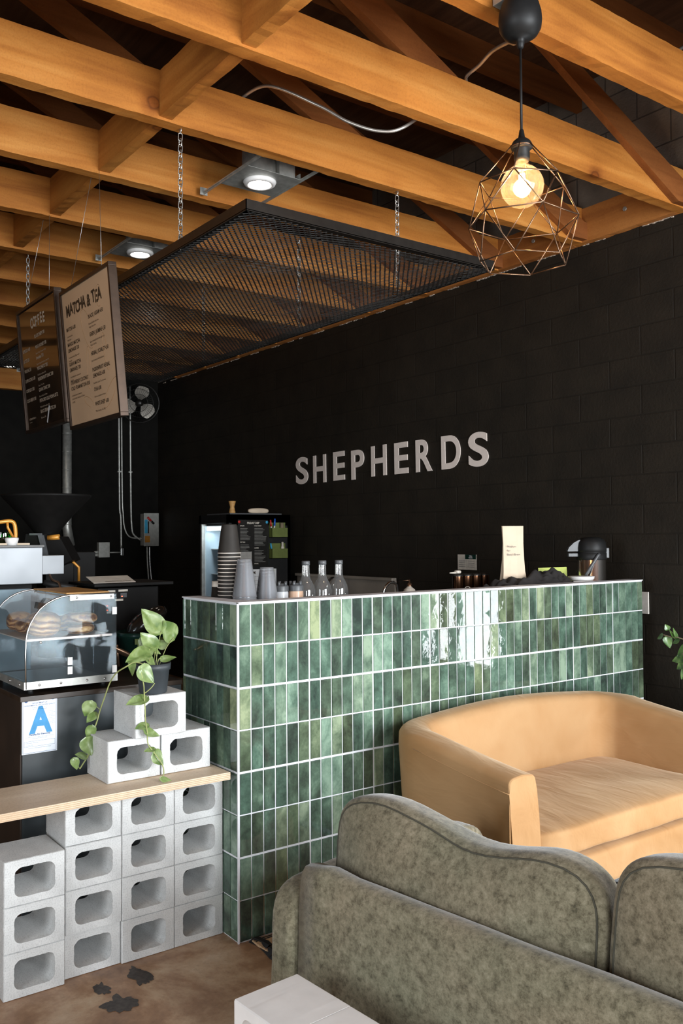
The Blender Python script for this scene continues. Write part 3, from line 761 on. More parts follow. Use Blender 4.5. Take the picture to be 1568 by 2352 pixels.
bun(-.66, -.41, 1.111, .048, .052, .03, 'brown pastry behind the stacked pair of pastries', 3.5)
bun(-.80, -.55, 1.111, .05, .055, .038, 'dark brown pastry at the far end of the case shelf', 4.4)

# ------------------------------------------------------------------ hanging mesh panel
PX0, PX1, PY0, PY1, PZ = -3.45, .075, .0, 1.29, 2.678
HP = thing('hanging_mesh_panel', 'black expanded metal panel hanging on chains below the timber beams', 'mesh panel', ((PX0+PX1)/2, (PY0+PY1)/2, PZ))
b = new_bm()
S_, L_ = .027, .067
n = int((PX1-PX0)/(L_/2)); m = int((PY1-PY0)/S_)
for j in range(m+1):
    for s in (0, 1):
        for i in range(n):
            y0 = PY0 + j*S_ + ((S_/2) if (i+s) % 2 else -S_/2)*(1 if True else 0) + 0
            y1 = PY0 + j*S_ + ((S_/2) if (i+1+s) % 2 else -S_/2)
            if s == 0 and j == 0 or s == 1 and j == m: pass
            if min(y0, y1) < PY0-.001 or max(y0, y1) > PY1+.001: continue
            if s == 1: continue
            x0 = PX0+i*L_/2; x1 = x0+L_/2; hw = .0040
            q = [(x0, y0-hw, PZ), (x1, y1-hw, PZ), (x1, y1+hw, PZ+.0022), (x0, y0+hw, PZ+.0022)]
            b.faces.new([b.verts.new(p) for p in q])
            q = [(x0, S_*0+2*(PY0+j*S_)-y0+S_*0-hw+0, PZ), (x1, 2*(PY0+j*S_)-y1-hw, PZ), (x1, 2*(PY0+j*S_)-y1+hw, PZ+.0022), (x0, 2*(PY0+j*S_)-y0+hw, PZ+.0022)]
            b.faces.new([b.verts.new(p) for p in q])
for v_ in b.verts:
    tx = (v_.co.x-PX0)/(PX1-PX0); ty = (v_.co.y-PY0)/(PY1-PY0)
    v_.co.z += -.016*math.sin(PI*max(0, min(1, ty)))*(.6+.4*math.cos(tx*6*PI)) + .004*noise.noise(V((v_.co.x*3, v_.co.y*3, 0)))
mesh_o = obj('expanded_mesh', b, 'meshmetal', HP, label='black diamond-pattern expanded metal')
so = mesh_o.modifiers.new('thick', 'SOLIDIFY'); so.thickness = .0022
def angle(bm, p0, p1, axis):
    (x0, y0), (x1, y1) = p0, p1
    box(bm, x0, x1, y0, y1, PZ-.002, PZ+.042)
b = new_bm(); box(b, PX1-.003, PX1, PY0, PY1, PZ, PZ+.042); box(b, PX1-.04, PX1, PY0, PY1, PZ+.003, PZ+.006); obj('frame_rail', b, 'blackmetal', HP)
b = new_bm(); box(b, PX0, PX0+.003, PY0, PY1, PZ, PZ+.042); box(b, PX0, PX0+.04, PY0, PY1, PZ+.003, PZ+.006); obj('frame_rail', b, 'blackmetal', HP)
b = new_bm(); box(b, PX0, PX1, PY0, PY0+.003, PZ, PZ+.042); box(b, PX0, PX1, PY0, PY0+.04, PZ+.003, PZ+.006); obj('frame_rail', b, 'blackmetal', HP)
b = new_bm(); box(b, PX0, PX1, PY1-.003, PY1, PZ, PZ+.042); box(b, PX0, PX1, PY1-.04, PY1, PZ+.003, PZ+.006); obj('frame_rail', b, 'blackmetal', HP)
def chain(x, y, z1, z0, label, r=.0022, ln=.034, wd=.0085):
    b = new_bm(); z = z1; k = 0
    tube(b, [(x+.008*math.sin(a)+.0, y, z1-.006-.010*math.cos(a)) for a in [i*PI/6 for i in range(-3, 9)]], r*1.2, 6)
    z = z1-.018
    while z > z0+.012:
        pts = []
        for i in range(12):
            a = i*2*PI/12; u = wd*math.sin(a); v = (ln/2-wd)*(1 if math.cos(a) > 0 else -1)+wd*math.cos(a)
            pts.append((x+(u if k % 2 else u*.25), y+(u*.25 if k % 2 else u), z-ln/2+v))
        tube(b, pts, r, 5, closed=True); z -= ln-2.3*r*2; k += 1
    tube(b, [(x+.014*math.sin(a), y, z0+.004-.014*math.cos(a)+.004) for a in [i*PI/8 for i in range(16)]], r*1.3, 6, closed=True)
    tube(b, [(x, y, z0-.004), (x, y, z0-.045)], .003, 8); tube(b, [(x, y, z0-.030), (x, y, z0-.024)], .010, 6); tube(b, [(x, y, z0-.038), (x, y, z0-.032)], .007, 6)
    o = obj('hanging_chain', b, 'zinc', origin=(x, y, z1)); return tag(o, label, 'chain')
CZ = PZ+.045
chain(-.483, .012, ZB, CZ, 'zinc chain holding the near front corner of the mesh panel')
chain(-.483, 1.19, ZB, CZ, 'zinc chain holding the mesh panel on the wall side, behind its right edge')
chain(-2.53, .012, ZB, CZ, 'zinc chain left of the dark coffee menu board')
chain(-2.53, 1.19, ZB, CZ, 'zinc chain at the far back of the mesh panel, seen through the mesh')
chain(-1.36, 1.19, ZB, CZ, 'zinc chain seen through the middle of the mesh panel')

# ------------------------------------------------------------------ menu boards
def menu(xc, zt, label, frame_m, poster_m, w=.645, h=.685, y=-.14, rz=0):
    R = Matrix.Rotation(math.radians(5.0), 4, 'X')
    root = thing('menu_board', label, 'menu board', (xc, y, zt))
    m0 = Matrix.Translation((xc, y, zt)) @ R
    d = .035
    b = new_bm(); f = .017
    for (a, c, e, g) in ((-w/2, w/2, -f, 0), (-w/2, w/2, -h, -h+f), (-w/2, -w/2+f, -h+f, -f), (w/2-f, w/2, -h+f, -f)): box(b, a, c, -.004, d, e, g, mtx=m0, bev=.0015)
    obj('frame', b, frame_m, root)
    b = new_bm(); box(b, -w/2+f, w/2-f, .004, .010, -h+f, -f, mtx=m0); obj('poster', b, poster_m, root)
    # local flat matrix with origin at poster's top-left corner, y up
    mt = m0 @ face_negY((-w/2+f, .0032, -f)); return root, mt, w-2*f, h-2*f
MB1, mt, pw, ph = menu(-1.205, 2.708, 'tan menu board headed MATCHA & TEA hanging on thin cables', 'brownframe', 'poster_tan')
b = new_bm()
T = lambda x, y: mt @ Matrix.Translation((x, y, 0))
# the tag letters of the heading sit on a slightly wavy line
xx = .045
for i, ch in enumerate('MATCHA & TEA'):
    wd = {'M': .052, ' ': .022, '&': .04, 'T': .038, 'E': .034}.get(ch, .042)
    if ch != ' ': text_into(b, ch, .078, T(xx, -.118+.004*math.sin(i*1.7)) @ Matrix.Rotation(math.radians(3*math.sin(i*2.3)), 4, 'Z'), 'LEFT', .035, sx=.86)
    xx += wd
obj('heading', b, 'ink', MB1)
b = new_bm(); big = .0255; sm = .0130
PARM = [None, None]
def item(x, y, heads, subs, big=big, sm=sm, sx=.80):
    b = new_bm()
    for s in heads: text_into(b, s, big, T(x, y), 'LEFT', .022, sx=sx, res=2); y -= big*1.12
    y -= .001
    for s in subs: text_into(b, s, sm, T(x, y), 'LEFT', .0, sx=sx, res=1); y -= sm*1.25
    obj('menu_entry', b, PARM[1], PARM[0])
PARM[:] = [MB1, 'ink']
item(.325, -.178, ['BLACK | ASSAM 4.50'], ['Rich and full with malty notes', 'Origin: Assam, India'])
item(.325, -.262, ['GREEN | JASMINE 4.50'], ['Light, refreshing floral aromatic, light body', 'Origin: South Asia'])
item(.325, -.352, ['HERBAL | SCARLET 4.50'], ['Berry forward and full body hibiscus'])
item(.325, -.428, ['PASSIONFRUIT HERBAL', 'LEMONADE 6.00'], ['Passionfruit, Scarlet Tea, Lemonade'])
item(.325, -.520, ['CHAI 6.00'], ['Black tea concentrate with spice'])
item(.325, -.588, ['WHITE SHEEP 6.00'], ['White chocolate, Chai, Milk'])
item(.03, -.188, ['MATCHA 6.00'], ['Ceremonial grade', 'Origin: Japan'])
item(.03, -.262, ['MANGO MATCHA', 'LEMONADE 7.00'], ['Ceremonial matcha, Mango nectar', 'Lemonade'])
item(.03, -.358, ['GUAVA MATCHA', 'LEMONADE 7.00'], ['Ceremonial matcha, Guava nectar', 'Lemonade'])
item(.03, -.450, ['STRAWBERRY COCONUT', 'COLD FOAM MATCHA 8.00'], ['Ceremonial matcha, Strawberry', 'Coconut Vanilla, Strawberry Cold Foam', 'Oat Milk'])
for (cx, cy, a_, b_, ro) in ((.30, -.22, .05, .11, .5), (.47, -.10, .03, .05, 0), (.28, -.40, .02, .10, -.1), (.52, -.55, .10, .03, .6), (.50, -.36, .02, .09, .2), (.25, -.56, .06, .02, -.4)):
    pts = [mt @ V((cx+a_*math.cos(t)*math.cos(ro)-b_*math.sin(t)*math.sin(ro), cy+a_*math.cos(t)*math.sin(ro)+b_*math.sin(t)*math.cos(ro), -.0006)) for t in [i*2*PI/40 for i in range(34)]]
    b = new_bm(); tube(b, pts, .0013, 4); obj('illustration', b, 'faintink', MB1)
MB0, mt, pw, ph = menu(-1.925, 2.758, 'dark brown menu board headed COFFEE hanging on thin cables', 'brownframe', 'poster_dark')
b = new_bm(); xx = .20
for i, ch in enumerate('COFFEE'):
    text_into(b, ch, .075, T(xx, -.115+.003*math.sin(i*2)), 'LEFT', .035, sx=.8); xx += .041
obj('heading', b, 'lightink', MB0)
PARM[:] = [MB0, 'lightink']
for i, s in enumerate(['ESPRESSO 4.00', 'LATTE 5.00', 'MOCHA 5.50', 'CAPPUCCINO 5.00', 'CORTADO 5.00', 'COLD BREW 5.00']): item(.035, -.225-i*.055, [s], [])
for i, (h_, s_) in enumerate([('BLACK SHEEP 7.00', ''), ('MILK & HONEY 7.00', 'Espresso, Honey, Cinnamon, Oat Milk'), ('honeybee 7.00', 'Espresso, orange blossom honey, steamed milk'), ("'MOCCHIATO' 7.00", 'Dark Chocolate, Espresso, Milk'),
        ('PASSIONFRUIT TONIC 7.00', 'Espresso, Tonic, Fruit'), ('GUAVA TONIC 7.00', 'Espresso, Guava, Tonic Water'), ('PISTACHIO COLD FOAM LATTE', 'Pistachio Cold Foam, Espresso, Milk'), ('BLACK SESAME LATTE 7.00', 'Black sesame, Milk')]):
    item(.25, -.175-i*.058, [h_], [s_] if s_ else [])
item(.05, -.60, ['ALTERNATIVE MILK +1'], ['oat, almond'], .014, .011)
b = new_bm(); rect(b, mt @ Matrix.Translation((.375, -.60, .002)) @ Matrix.Rotation(math.radians(-32), 4, 'Z'), -.008, .008, -.05, .05); obj('tape_strip', b, 'paper', MB0, label='slanted strip of pale tape')
for (xc, zt, hx) in ((-1.205, 2.708, -1.15), (-1.925, 2.758, -1.85)):
    nm = 'tan' if xc > -1.5 else 'dark coffee'
    for s, sd in ((-.20, 'left'), (.20, 'right')):
        b = new_bm(); x_ = xc+s+.0; tube(b, [(x_, -.125, zt-.003), (hx+s*.25, -.10, ZB+.004)], .0011, 5)
        tube(b, [(x_, -.125, zt-.002), (x_, -.125, zt+.012)], .004, 6)
        tag(obj('hanging_cable', b, 'zinc', origin=(x_, -.12, zt)), 'thin steel cable on the %s side of the %s menu board' % (sd, nm), 'cable')

# ------------------------------------------------------------------ downlights
def downlight(x, y, label, hw=.30, z=3.205):
    r = thing('recessed_downlight', label, 'ceiling light', (x, y, z))
    b = new_bm(); box(b, x-.13, x+.13, y-.15, y+.15, z, z+.002); obj('mounting_plate', b, 'galv', r)
    b = new_bm(); box(b, x-.05, x+.13, y+.148, y+.151, z+.002, z+.03)
    for k in range(6): box(b, x-.045+k*.03, x-.035+k*.03, y+.1511, y+.1525, z+.010, z+.022, mat=1)
    obj('slotted_flange', b, ['galv', 'blackmetal'], r)
    b = new_bm(); box(b, x+.02, x+.10, y+.05, y+.14, z+.002, z+.11, bev=.002); obj('junction_box', b, 'galv', r)
    b = new_bm(); lathe(b, [(0, .14), (.085, .14), (.085, .003)], (x, y, z), 24); obj('can_housing', b, 'galv', r)
    b = new_bm(); lathe(b, [(.078, 0), (.080, -.004), (.074, -.016), (.060, -.020), (.054, -.016), (.052, -.008)], (x, y, z), 40); obj('trim_ring', b, 'white', r)
    b = new_bm(); lathe(b, [(.053, -.0135), (0, -.0155)], (x, y, z), 32); obj('lens', b, 'lens', r)
    for s in (-1, 1):
        b = new_bm(); box(b, x-hw, x+hw, y+s*.155-.006, y+s*.155+.006, z-.002, z+.004); box(b, x-hw, x+hw, y+s*.155-.0015, y+s*.155+.0015, z-.010, z-.002)
        box(b, x-hw, x-hw+.004, y+s*.155-.02, y+s*.155+.02, z-.012, z+.025); box(b, x+hw-.004, x+hw, y+s*.155-.02, y+s*.155+.02, z-.012, z+.025); obj('hanger_bar', b, 'galv', r)
    return r
downlight(-.80, .59, 'round downlight on a galvanised plate between beams, right of the mesh panel chain', .285)
downlight(-2.14, .56, 'round downlight on a galvanised plate just above the tan menu board', .27)
downlight(-5.48, .76, 'round downlight at the far left behind the dark menu board', .27, 3.06+.02)
downlight(-3.46, .60, 'round downlight above the mesh panel, seen through the mesh', .27)
b = new_bm()

# ------------------------------------------------------------------ armoured conduits
def conduit(pts, label, r=.0075, nm='armoured_conduit', m='conduit', ribs=True):
    P = [V(p) for p in pts]; out = []
    for i in range(len(P)-1):
        p0, p1, p2, p3 = P[max(i-1, 0)], P[i], P[i+1], P[min(i+2, len(P)-1)]
        k = max(3, int((p2-p1).length/(.004 if ribs else .03)))
        for j in range(k):
            t = j/k; out.append(.5*((2*p1)+(p2-p0)*t+(2*p0-5*p1+4*p2-p3)*t*t+(3*p1-3*p2+p3-p0)*t**3))
    out.append(P[-1]); b = new_bm()
    tube(b, out, [r*(1 if (i % 2 or not ribs) else .86) for i in range(len(out))], 8)
    return tag(obj(nm, b, m, origin=tuple(P[0])), label, 'conduit')
conduit([(-.50, .30, 3.40), (-.35, .36, 3.42), (-0.2000, 0.5166, 3.3204), (-0.1000, 0.6033, 3.2344), (0.0000, 0.6876, 3.1804), (0.0600, 0.7683, 3.1943), (0.0800, 0.9362, 3.3321), (.125, 1.06, 3.43), (.20, 1.005, 3.425), (0.3000, 0.9783, 3.4203), (0.4200, 0.9305, 3.4096), (0.5800, 0.8458, 3.3444), (0.6800, 0.7791, 3.2851), (.75, .66, 3.35), (.80, .58, 3.412), (.895, .53, 3.414), (.937, .52, 3.34), (.937, .515, 3.28)],
        'wavy armoured cable draped over the beams to the pendant lamp')
conduit([(0.7900, 1.0302, 3.4142), (0.7800, 1.1203, 3.4484), (0.7700, 1.2266, 3.4780), (0.7700, 1.3225, 3.4866), (0.7700, 1.4211, 3.4706), (0.7400, 1.5680, 3.4857), (0.7000, 1.7378, 3.5397), (0.7000, 1.8131, 3.5867), (0.7000, 1.9910, 3.7189)], 'armoured cable above the beam at the top right, behind the pendant')

# ------------------------------------------------------------------ pendant lamp
PXc, PYc = .9605, .494
PD = thing('pendant_lamp', 'geometric wire cage pendant lamp with a glowing globe bulb', 'pendant lamp', (PXc, PYc, 3.19))
c = (PXc, PYc, 0)
b = new_bm(); lathe(b, [(0, 3.188), (.054, 3.188), (.060, 3.176), (.067, 3.15), (.069, 3.125), (.066, 3.10), (.055, 3.082), (.036, 3.070), (.014, 3.066), (.013, 3.054), (.010, 3.040), (.006, 3.036), (0, 3.036)], c, 40); obj('canopy', b, 'blackplastic', PD)
b = new_bm(); box(b, .884, .99, PYc-.045, PYc+.045, 3.195, 3.275, bev=.003); obj('junction_box', b, 'galv', PD)
b = new_bm(); tube(b, [(PXc, PYc, 3.04), (PXc, PYc, 2.765)], .0042, 8); obj('cord', b, 'blackplastic', PD)
b = new_bm(); lathe(b, [(.005, 2.775), (.007, 2.772), (.011, 2.748), (.020, 2.742), (.028, 2.735), (.034, 2.724), (.034, 2.714), (.030, 2.712), (.025, 2.708), (.025, 2.682), (.022, 2.672), (0, 2.672)], c, 28); obj('socket', b, 'blackplastic', PD)
for r_, z_ in ((.0335, 2.718),):
    b = new_bm(); tube(b, [(PXc+r_*math.cos(a), PYc+r_*math.sin(a), z_) for a in [i*PI/16 for i in range(32)]], .002, 6, closed=True); obj('socket_ring', b, 'copperwire', PD)
prof_b = [(.0125, 2.688), (.019, 2.672), (.022, 2.660), (.026, 2.650)]
for i in range(1, 17):
    a = PI*(.13+.87*i/16); prof_b.append((.068*math.sin(a), 2.592+.068*math.cos(a)))
prof_b[-1] = (0, prof_b[-1][1])
b = new_bm(); lathe(b, prof_b, c, 40); obj('bulb', b, 'bulbglass', PD, label='amber glass globe bulb')
b = new_bm(); lathe(b, [(.004, 2.690), (.005, 2.65), (.003, 2.62), (0, 2.618)], c, 10); obj('glass_stem', b, 'bulbglass', PD)
b = new_bm()
for k in range(8):
    a0 = k*PI/4; p0 = V((PXc+.008*math.cos(a0), PYc+.008*math.sin(a0), 2.632)); a1 = a0+.5; p1 = V((PXc+.016*math.cos(a1), PYc+.016*math.sin(a1), 2.568))
    tube(b, [p0, p1], .0013, 5)
obj('filament', b, 'filament', PD)
# the cage: three rings of six corners
import_f = V((-.805, .593, 0)); import_r = V((.593, .805, 0))
def cpt(R, deg, z):
    a = math.radians(deg); return V((PXc, PYc, z)) + import_r*(R*math.sin(a)) - import_f*(R*math.cos(a))
A = [cpt(.139, -21.5+60*k, 2.598) for k in range(6)]; B = [cpt(.174, 8.5+60*k, 2.478) for k in range(6)]; Cc = [cpt(.141, -21.5+60*k, 2.346) for k in range(6)]
Tt = [cpt(.033, -21.5+60*k, 2.722) for k in range(6)]
b = new_bm()
def wire(p, q): tube(b, [p, q], .0021, 6)
for k in range(6):
    wire(Tt[k], A[k]); wire(A[k], A[(k+1) % 6]); wire(A[k], B[k]); wire(A[(k+1) % 6], B[k]); wire(B[k], B[(k+1) % 6]); wire(B[k], Cc[k]); wire(B[k], Cc[(k+1) % 6]); wire(Cc[k], Cc[(k+1) % 6])
obj('wire_cage', b, 'copperwire', PD, label='dark copper geometric wire cage')
pl = bpy.data.lights.new('pendant_glow', 'POINT'); pl.energy = 7; pl.color = (1, .62, .30); pl.shadow_soft_size = .03
po = bpy.data.objects.new('pendant_glow', pl); po.location = (PXc, PYc, 2.60); COL.objects.link(po)
for nm, (x, y, z) in (('a', (-.80, .59, 3.17)), ('b', (-2.14, .56, 3.17)), ('c', (-5.48, .76, 3.04)), ('d', (-3.46, .60, 3.17))):
    ld = bpy.data.lights.new('downlight_beam', 'SPOT'); ld.energy = 6; ld.color = (1, .86, .68); ld.spot_size = 2.3; ld.spot_blend = .8; ld.shadow_soft_size = .05
    o = bpy.data.objects.new('downlight_beam', ld); o.location = (x, y, z); COL.objects.link(o)

# ------------------------------------------------------------------ yellow loveseat
YS = thing('loveseat', 'mustard yellow velvet tub loveseat in front of the tiled counter', 'sofa', (.42, 1.28, 0))
def lerp(a, b_, t): return a+(b_-a)*t
path = []
YA, YB, XBK, XF = .60, 2.00, .045, .775; RC = .24
for i in range(9): path.append((lerp(XF, XBK+RC, i/8), YA, lerp(.662, .725, (i/8)**1.2)))
for i in range(1, 10):
    a = i*PI/2/10; path.append((XBK+RC-RC*math.sin(a), YA+RC-RC*math.cos(a), lerp(.725, .740, i/10)))
for i in range(13): path.append((XBK, lerp(YA+RC, YB-RC, i/12), .740+.026*math.sin(PI*i/12)))
for i in range(1, 10):
    a = i*PI/2/10; path.append((XBK+RC-RC*math.cos(a), YB-RC+RC*math.sin(a), lerp(.740, .725, i/10)))
for i in range(9): path.append((lerp(XBK+RC, XF, i/8), YB, lerp(.725, .662, (i/8)**.8)))
def shell():
    bm = new_bm(); rings = []; n = len(path); TH = .135
    for i, (x, y, z) in enumerate(path):
        x0, y0, _ = path[max(i-1, 0)]; x1, y1, _ = path[min(i+1, n-1)]
        d = V((x1-x0, y1-y0, 0)).normalized(); inn = V((-d.y, d.x, 0))
        # travel goes back, across, forward: inside lies to the left
        inn = V((d.y, -d.x, 0)) if (V((.5, 1.3, 0))-V((x, y, 0))).dot(V((d.y, -d.x, 0))) > 0 else V((-d.y, d.x, 0))
        r = .026 + .020*math.sin(PI*i/(n-1)); zb = .205; sec = [(.034, zb), (.022, .32), (.010, .48), (.0, z-r-.03)]
        for k in range(1, 6):
            a = k*PI/2/6; sec.append((r-r*math.cos(a)*1.0, z-r+r*math.sin(a)-.002))
        sec += [(TH*.5, z+.003)]
        for k in range(1, 6):
            a = PI/2-k*PI/2/6; sec.append((TH-r+r*math.cos(a), z-r+r*math.sin(a)-.002))
        sec += [(TH+.002, z-r-.03), (TH+.012, .52), (TH+.02, .40), (TH+.02, .30)]
        rings.append([bm.verts.new(V((x, y, 0))+inn*u+V((0, 0, w_))) for u, w_ in sec])
    for A_, B_ in zip(rings, rings[1:]):
        for j in range(len(A_)-1): f = bm.faces.new((A_[j], A_[j+1], B_[j+1], B_[j])); f.smooth = True
        bm.faces.new((A_[-1], A_[0], B_[0], B_[-1]))
    for R in (rings[0], rings[-1]): bm.faces.new(R)
    bmesh.ops.bevel(bm, geom=[e for R in (rings[0], rings[-1]) for e in {e for v in R for e in v.link_edges if e.verts[0] in R and e.verts[1] in R}], offset=.009, segments=3, affect='EDGES', profile=.6)
    return bm
obj('shell', shell(), 'velvet', YS, smooth=False, label='curved back and arms in one sweep')
b = new_bm()
def seam(pts, r=.0028): tube(b, pts, r, 6)
seam([(XF-.004, YA+.004, z) for z in (.21, .3, .45, .6, .63)] + [(XF-.005, YA+.012, .648)])
seam([(x, y+(.0 if i < 9 else 0), z-.052) for i, (x, y, z) in enumerate(path[:9])], .0016)
obj('arm_seam', b, 'velvet', YS)
b = new_bm(); softbox(b, ((XF+.10)/2+.02, 1.30, .272), ((XF-.08)/2, .70-.02, .066), k=12, n=12); obj('seat_base', b, 'velvet', YS)
b = new_bm(); softbox(b, (.475, 1.30, .395), (.315, .575, .066), k=9, n=22, bulge=.16, baxis=2, wob=.004, seed=2); obj('seat_cushion', b, 'velvet', YS, label='single long seat cushion')
for x, y in ((.70, .70), (.70, 1.90), (.15, .72), (.15, 1.88)):
    b = new_bm(); lathe(b, [(0, 0), (.013, 0), (.022, .206), (0, .206)], (x, y, 0), 14); obj('leg', b, 'blackmetal', YS)

# ------------------------------------------------------------------ green sofa
GA = math.atan2(.135, 1.03); GO = (.868, -.318, 0)
GS = thing('green_sofa', 'grey-green heathered fabric sofa seen from behind in the near right', 'sofa', GO, GA)
def gobj(name, bm, **k): return obj(name, bm, 'heather', GS, local=True, **k)
def back_panel():
    bm = new_bm(); rings = []; n = 26; prof_ = [(-.004, .10), (.0, .3), (.008, .5), (.014, .562), (.020, .582), (.032, .595), (.052, .598), (.082, .592), (.095, .580), (.105, .5), (.11, .2), (.11, .10)]
    for i in range(n+1):
        u = 2.08*i/n; dz = .026*max(0, 1-abs(u-.03)/.08) - .018*math.exp(-((u-.115)/.035)**2)*0
        r = []
        for (v, z) in prof_:
            e = max(0, 1-u/.03) if u < .03 else 0
            zz = z - (.014*e if z > .5 else 0) + (dz if z > .5 else 0)
            r.append(bm.verts.new((u, v*(1)+.004*noise.noise(V((u*4, z*5, 0))), zz + (.003*noise.noise(V((u*5, v*8, 2))) if z > .15 else 0))))
        rings.append(r)
    for A_, B_ in zip(rings, rings[1:]):
        for j in range(len(A_)): f = bm.faces.new((A_[j], A_[(j+1) % len(A_)], B_[(j+1) % len(B_)], B_[j])); f.smooth = True
    bm.faces.new(rings[0]); bm.faces.new(rings[-1]); return bm
gobj('back_panel', back_panel())
b = new_bm(); softbox(b, (-.064, .425, .320), (.062, .435, .222), k=6, n=16, wob=.006, seed=4); gobj('arm', b)
b = new_bm(); softbox(b, (2.05, .40, .335), (.088, .395, .235), k=8, n=16, wob=.006, seed=9); gobj('arm', b)
b = new_bm(); tube(b, [(-.004, .052, .49), (-.006, .048, .47), (-.006, .046, .3), (-.004, .046, .12)], .007, 8); gobj('piping', b)
b = new_bm(); softbox(b, (1.04, .42, .22), (.94, .38, .12), k=12, n=12); gobj('seat_base', b)
for i in range(2):
    b = new_bm(); softbox(b, (.56+.96*i, .47, .395), (.475, .34, .075), k=8, n=16, bulge=.15, baxis=2, seed=i, wob=.004); gobj('seat_cushion', b)
CU = [(-.02, .828, .562, .052), (.832, 1.69, .608, .012)]
def sag(p, d): return V((p.x, p.y, p.z - d*math.exp(-((p.x-.07)/.20)**2)*max(0, min(1, (p.z+.05)/.2))))
for i, (u0, u1, zc, dip) in enumerate(CU):
    cx = (u0+u1)/2; hx = (u1-u0)/2
    mm_ = Matrix.Translation((cx, .190, zc)) @ Matrix.Rotation(math.radians(-7), 4, 'X')
    b = new_bm(); softbox(b, (0, 0, 0), (hx, .098, .222), k=4.6, n=26, bulge=.32, baxis=1, wob=.007, seed=i*7+3)
    for v_ in b.verts: v_.co = mm_ @ sag(v_.co, dip)
    cu_ = gobj('back_cushion', b)
    b = new_bm()
    for sgn in (-1,):
        pts = []
        for q in range(72):
            a = q*2*PI/72; ca, sa = math.cos(a), math.sin(a); kk = (abs(ca)**4.6+abs(sa)**4.6)**(1/4.6)
            px_, pz_ = ca/kk*.955, sa/kk*.935
            bb_ = (1-.32)+.32*(1-min(1, abs(px_))**2.2)*(1-min(1, abs(pz_))**2.2)
            yy = (max(0, 1-abs(px_)**4.6-abs(pz_)**4.6))**(1/4.6)*bb_
            w_ = V((px_*hx, sgn*yy*.098, pz_*.222)); w_ += V(noise.noise_vector(w_*7+V((i*7+3, 0, 0))))*.007
            pts.append(mm_ @ sag(w_ + V((0, sgn*.0012, 0)), dip))
        tube(b, pts, .0022, 6, closed=True)
    o = obj('seam', b, 'heatherdark', cu_, local=True)
for u, v in ((.1, .08), (2.0, .08), (.1, .74), (2.0, .74)):
    b = new_bm(); tube(b, [(u, v, 0), (u, v, .12)], [.012, .02], 12); obj('leg', b, 'blackmetal', GS, local=True)

# ------------------------------------------------------------------ white block table in the near foreground
def white_block(x, y, z, label, seed):
    me = cmu_mesh(seed, .199, .199, .19, chip=.0004); me.materials.clear(); me.materials.append(M['cmu_white'])
    o = bpy.data.objects.new('white_block', me); ca = math.radians(4)
    o.location = (x, y, z+.0998); o.rotation_euler = (0, 0, ca-PI/2); COL.objects.link(o)
    return tag(o, label, 'block', 'whitewashed blocks stacked behind the green sofa')
for i in range(3):
    for k in range(2):
        cx = 1.118+.201*i; cy = -.588+.0135*i
        white_block(cx, cy, k*.2004, 'whitewashed square block behind the green sofa, %s %s' % (['lower', 'top'][k], ['at the left corner', 'second from the left corner', 'third along'][i]), 20+i+3*k)

# ------------------------------------------------------------------ plants
def leaf_mesh(bm, base, tip, up, width=.62, cup=.12, lobes=.12, mat=0, droop=.08):
    """heart-shaped leaf from base to tip, its face turned towards up"""
    base, tip, up = V(base), V(tip), V(up); d = tip-base; ln = d.length; d.normalize()
    up = (up-d*up.dot(d)).normalized(); sd = d.cross(up)
    n, m = 14, 5; rows = []
    for i in range(n+1):
        t = i/n; w = width*ln*.5*(math.sin(PI*min(1, t**.62))**.8)*(1-.25*t) if 0 < t < 1 else 0
        r = []
        for j in range(-m, m+1):
            s = j/m; off = -lobes*ln*(abs(s)**1.5)*max(0, 1-t*3.2)*1.0
            p = base + d*(t*ln+off) + sd*(s*w) + up*(-cup*w*(1-abs(s))*1.6 - droop*ln*t*t + .02*ln*math.sin(s*4+t*5)*abs(s))
            r.append(bm.verts.new(p))
        rows.append(r)
    for A_, B_ in zip(rows, rows[1:]):
        for j in range(2*m):
            q = (A_[j], A_[j+1], B_[j+1], B_[j])
            try: f = bm.faces.new(q); f.smooth = True; f.material_index = mat
            except ValueError: pass
    bmesh.ops.remove_doubles(bm, verts=bm.verts, dist=.00005)
PT = thing('pothos_plant', 'trailing pothos plant in a black pot on top of the cinder block pyramid', 'potted plant', (-.165, -.258, .9205))
pc = (-.165, -.258, 0); z0 = .9185
b = new_bm(); lathe(b, [(0, z0), (.047, z0), (.050, z0+.004), (.058, z0+.082), (.0625, z0+.084), (.0645, z0+.108), (.0615, z0+.108), (.058, z0+.086), (.055, z0+.080)], pc, 36); obj('pot', b, 'potplastic', PT)
b = new_bm(); lathe(b, [(0, z0+.094), (.057, z0+.090)], pc, 24); obj('soil', b, 'soil', PT)
cam_p = V((2.88, -1.65, 1.48))
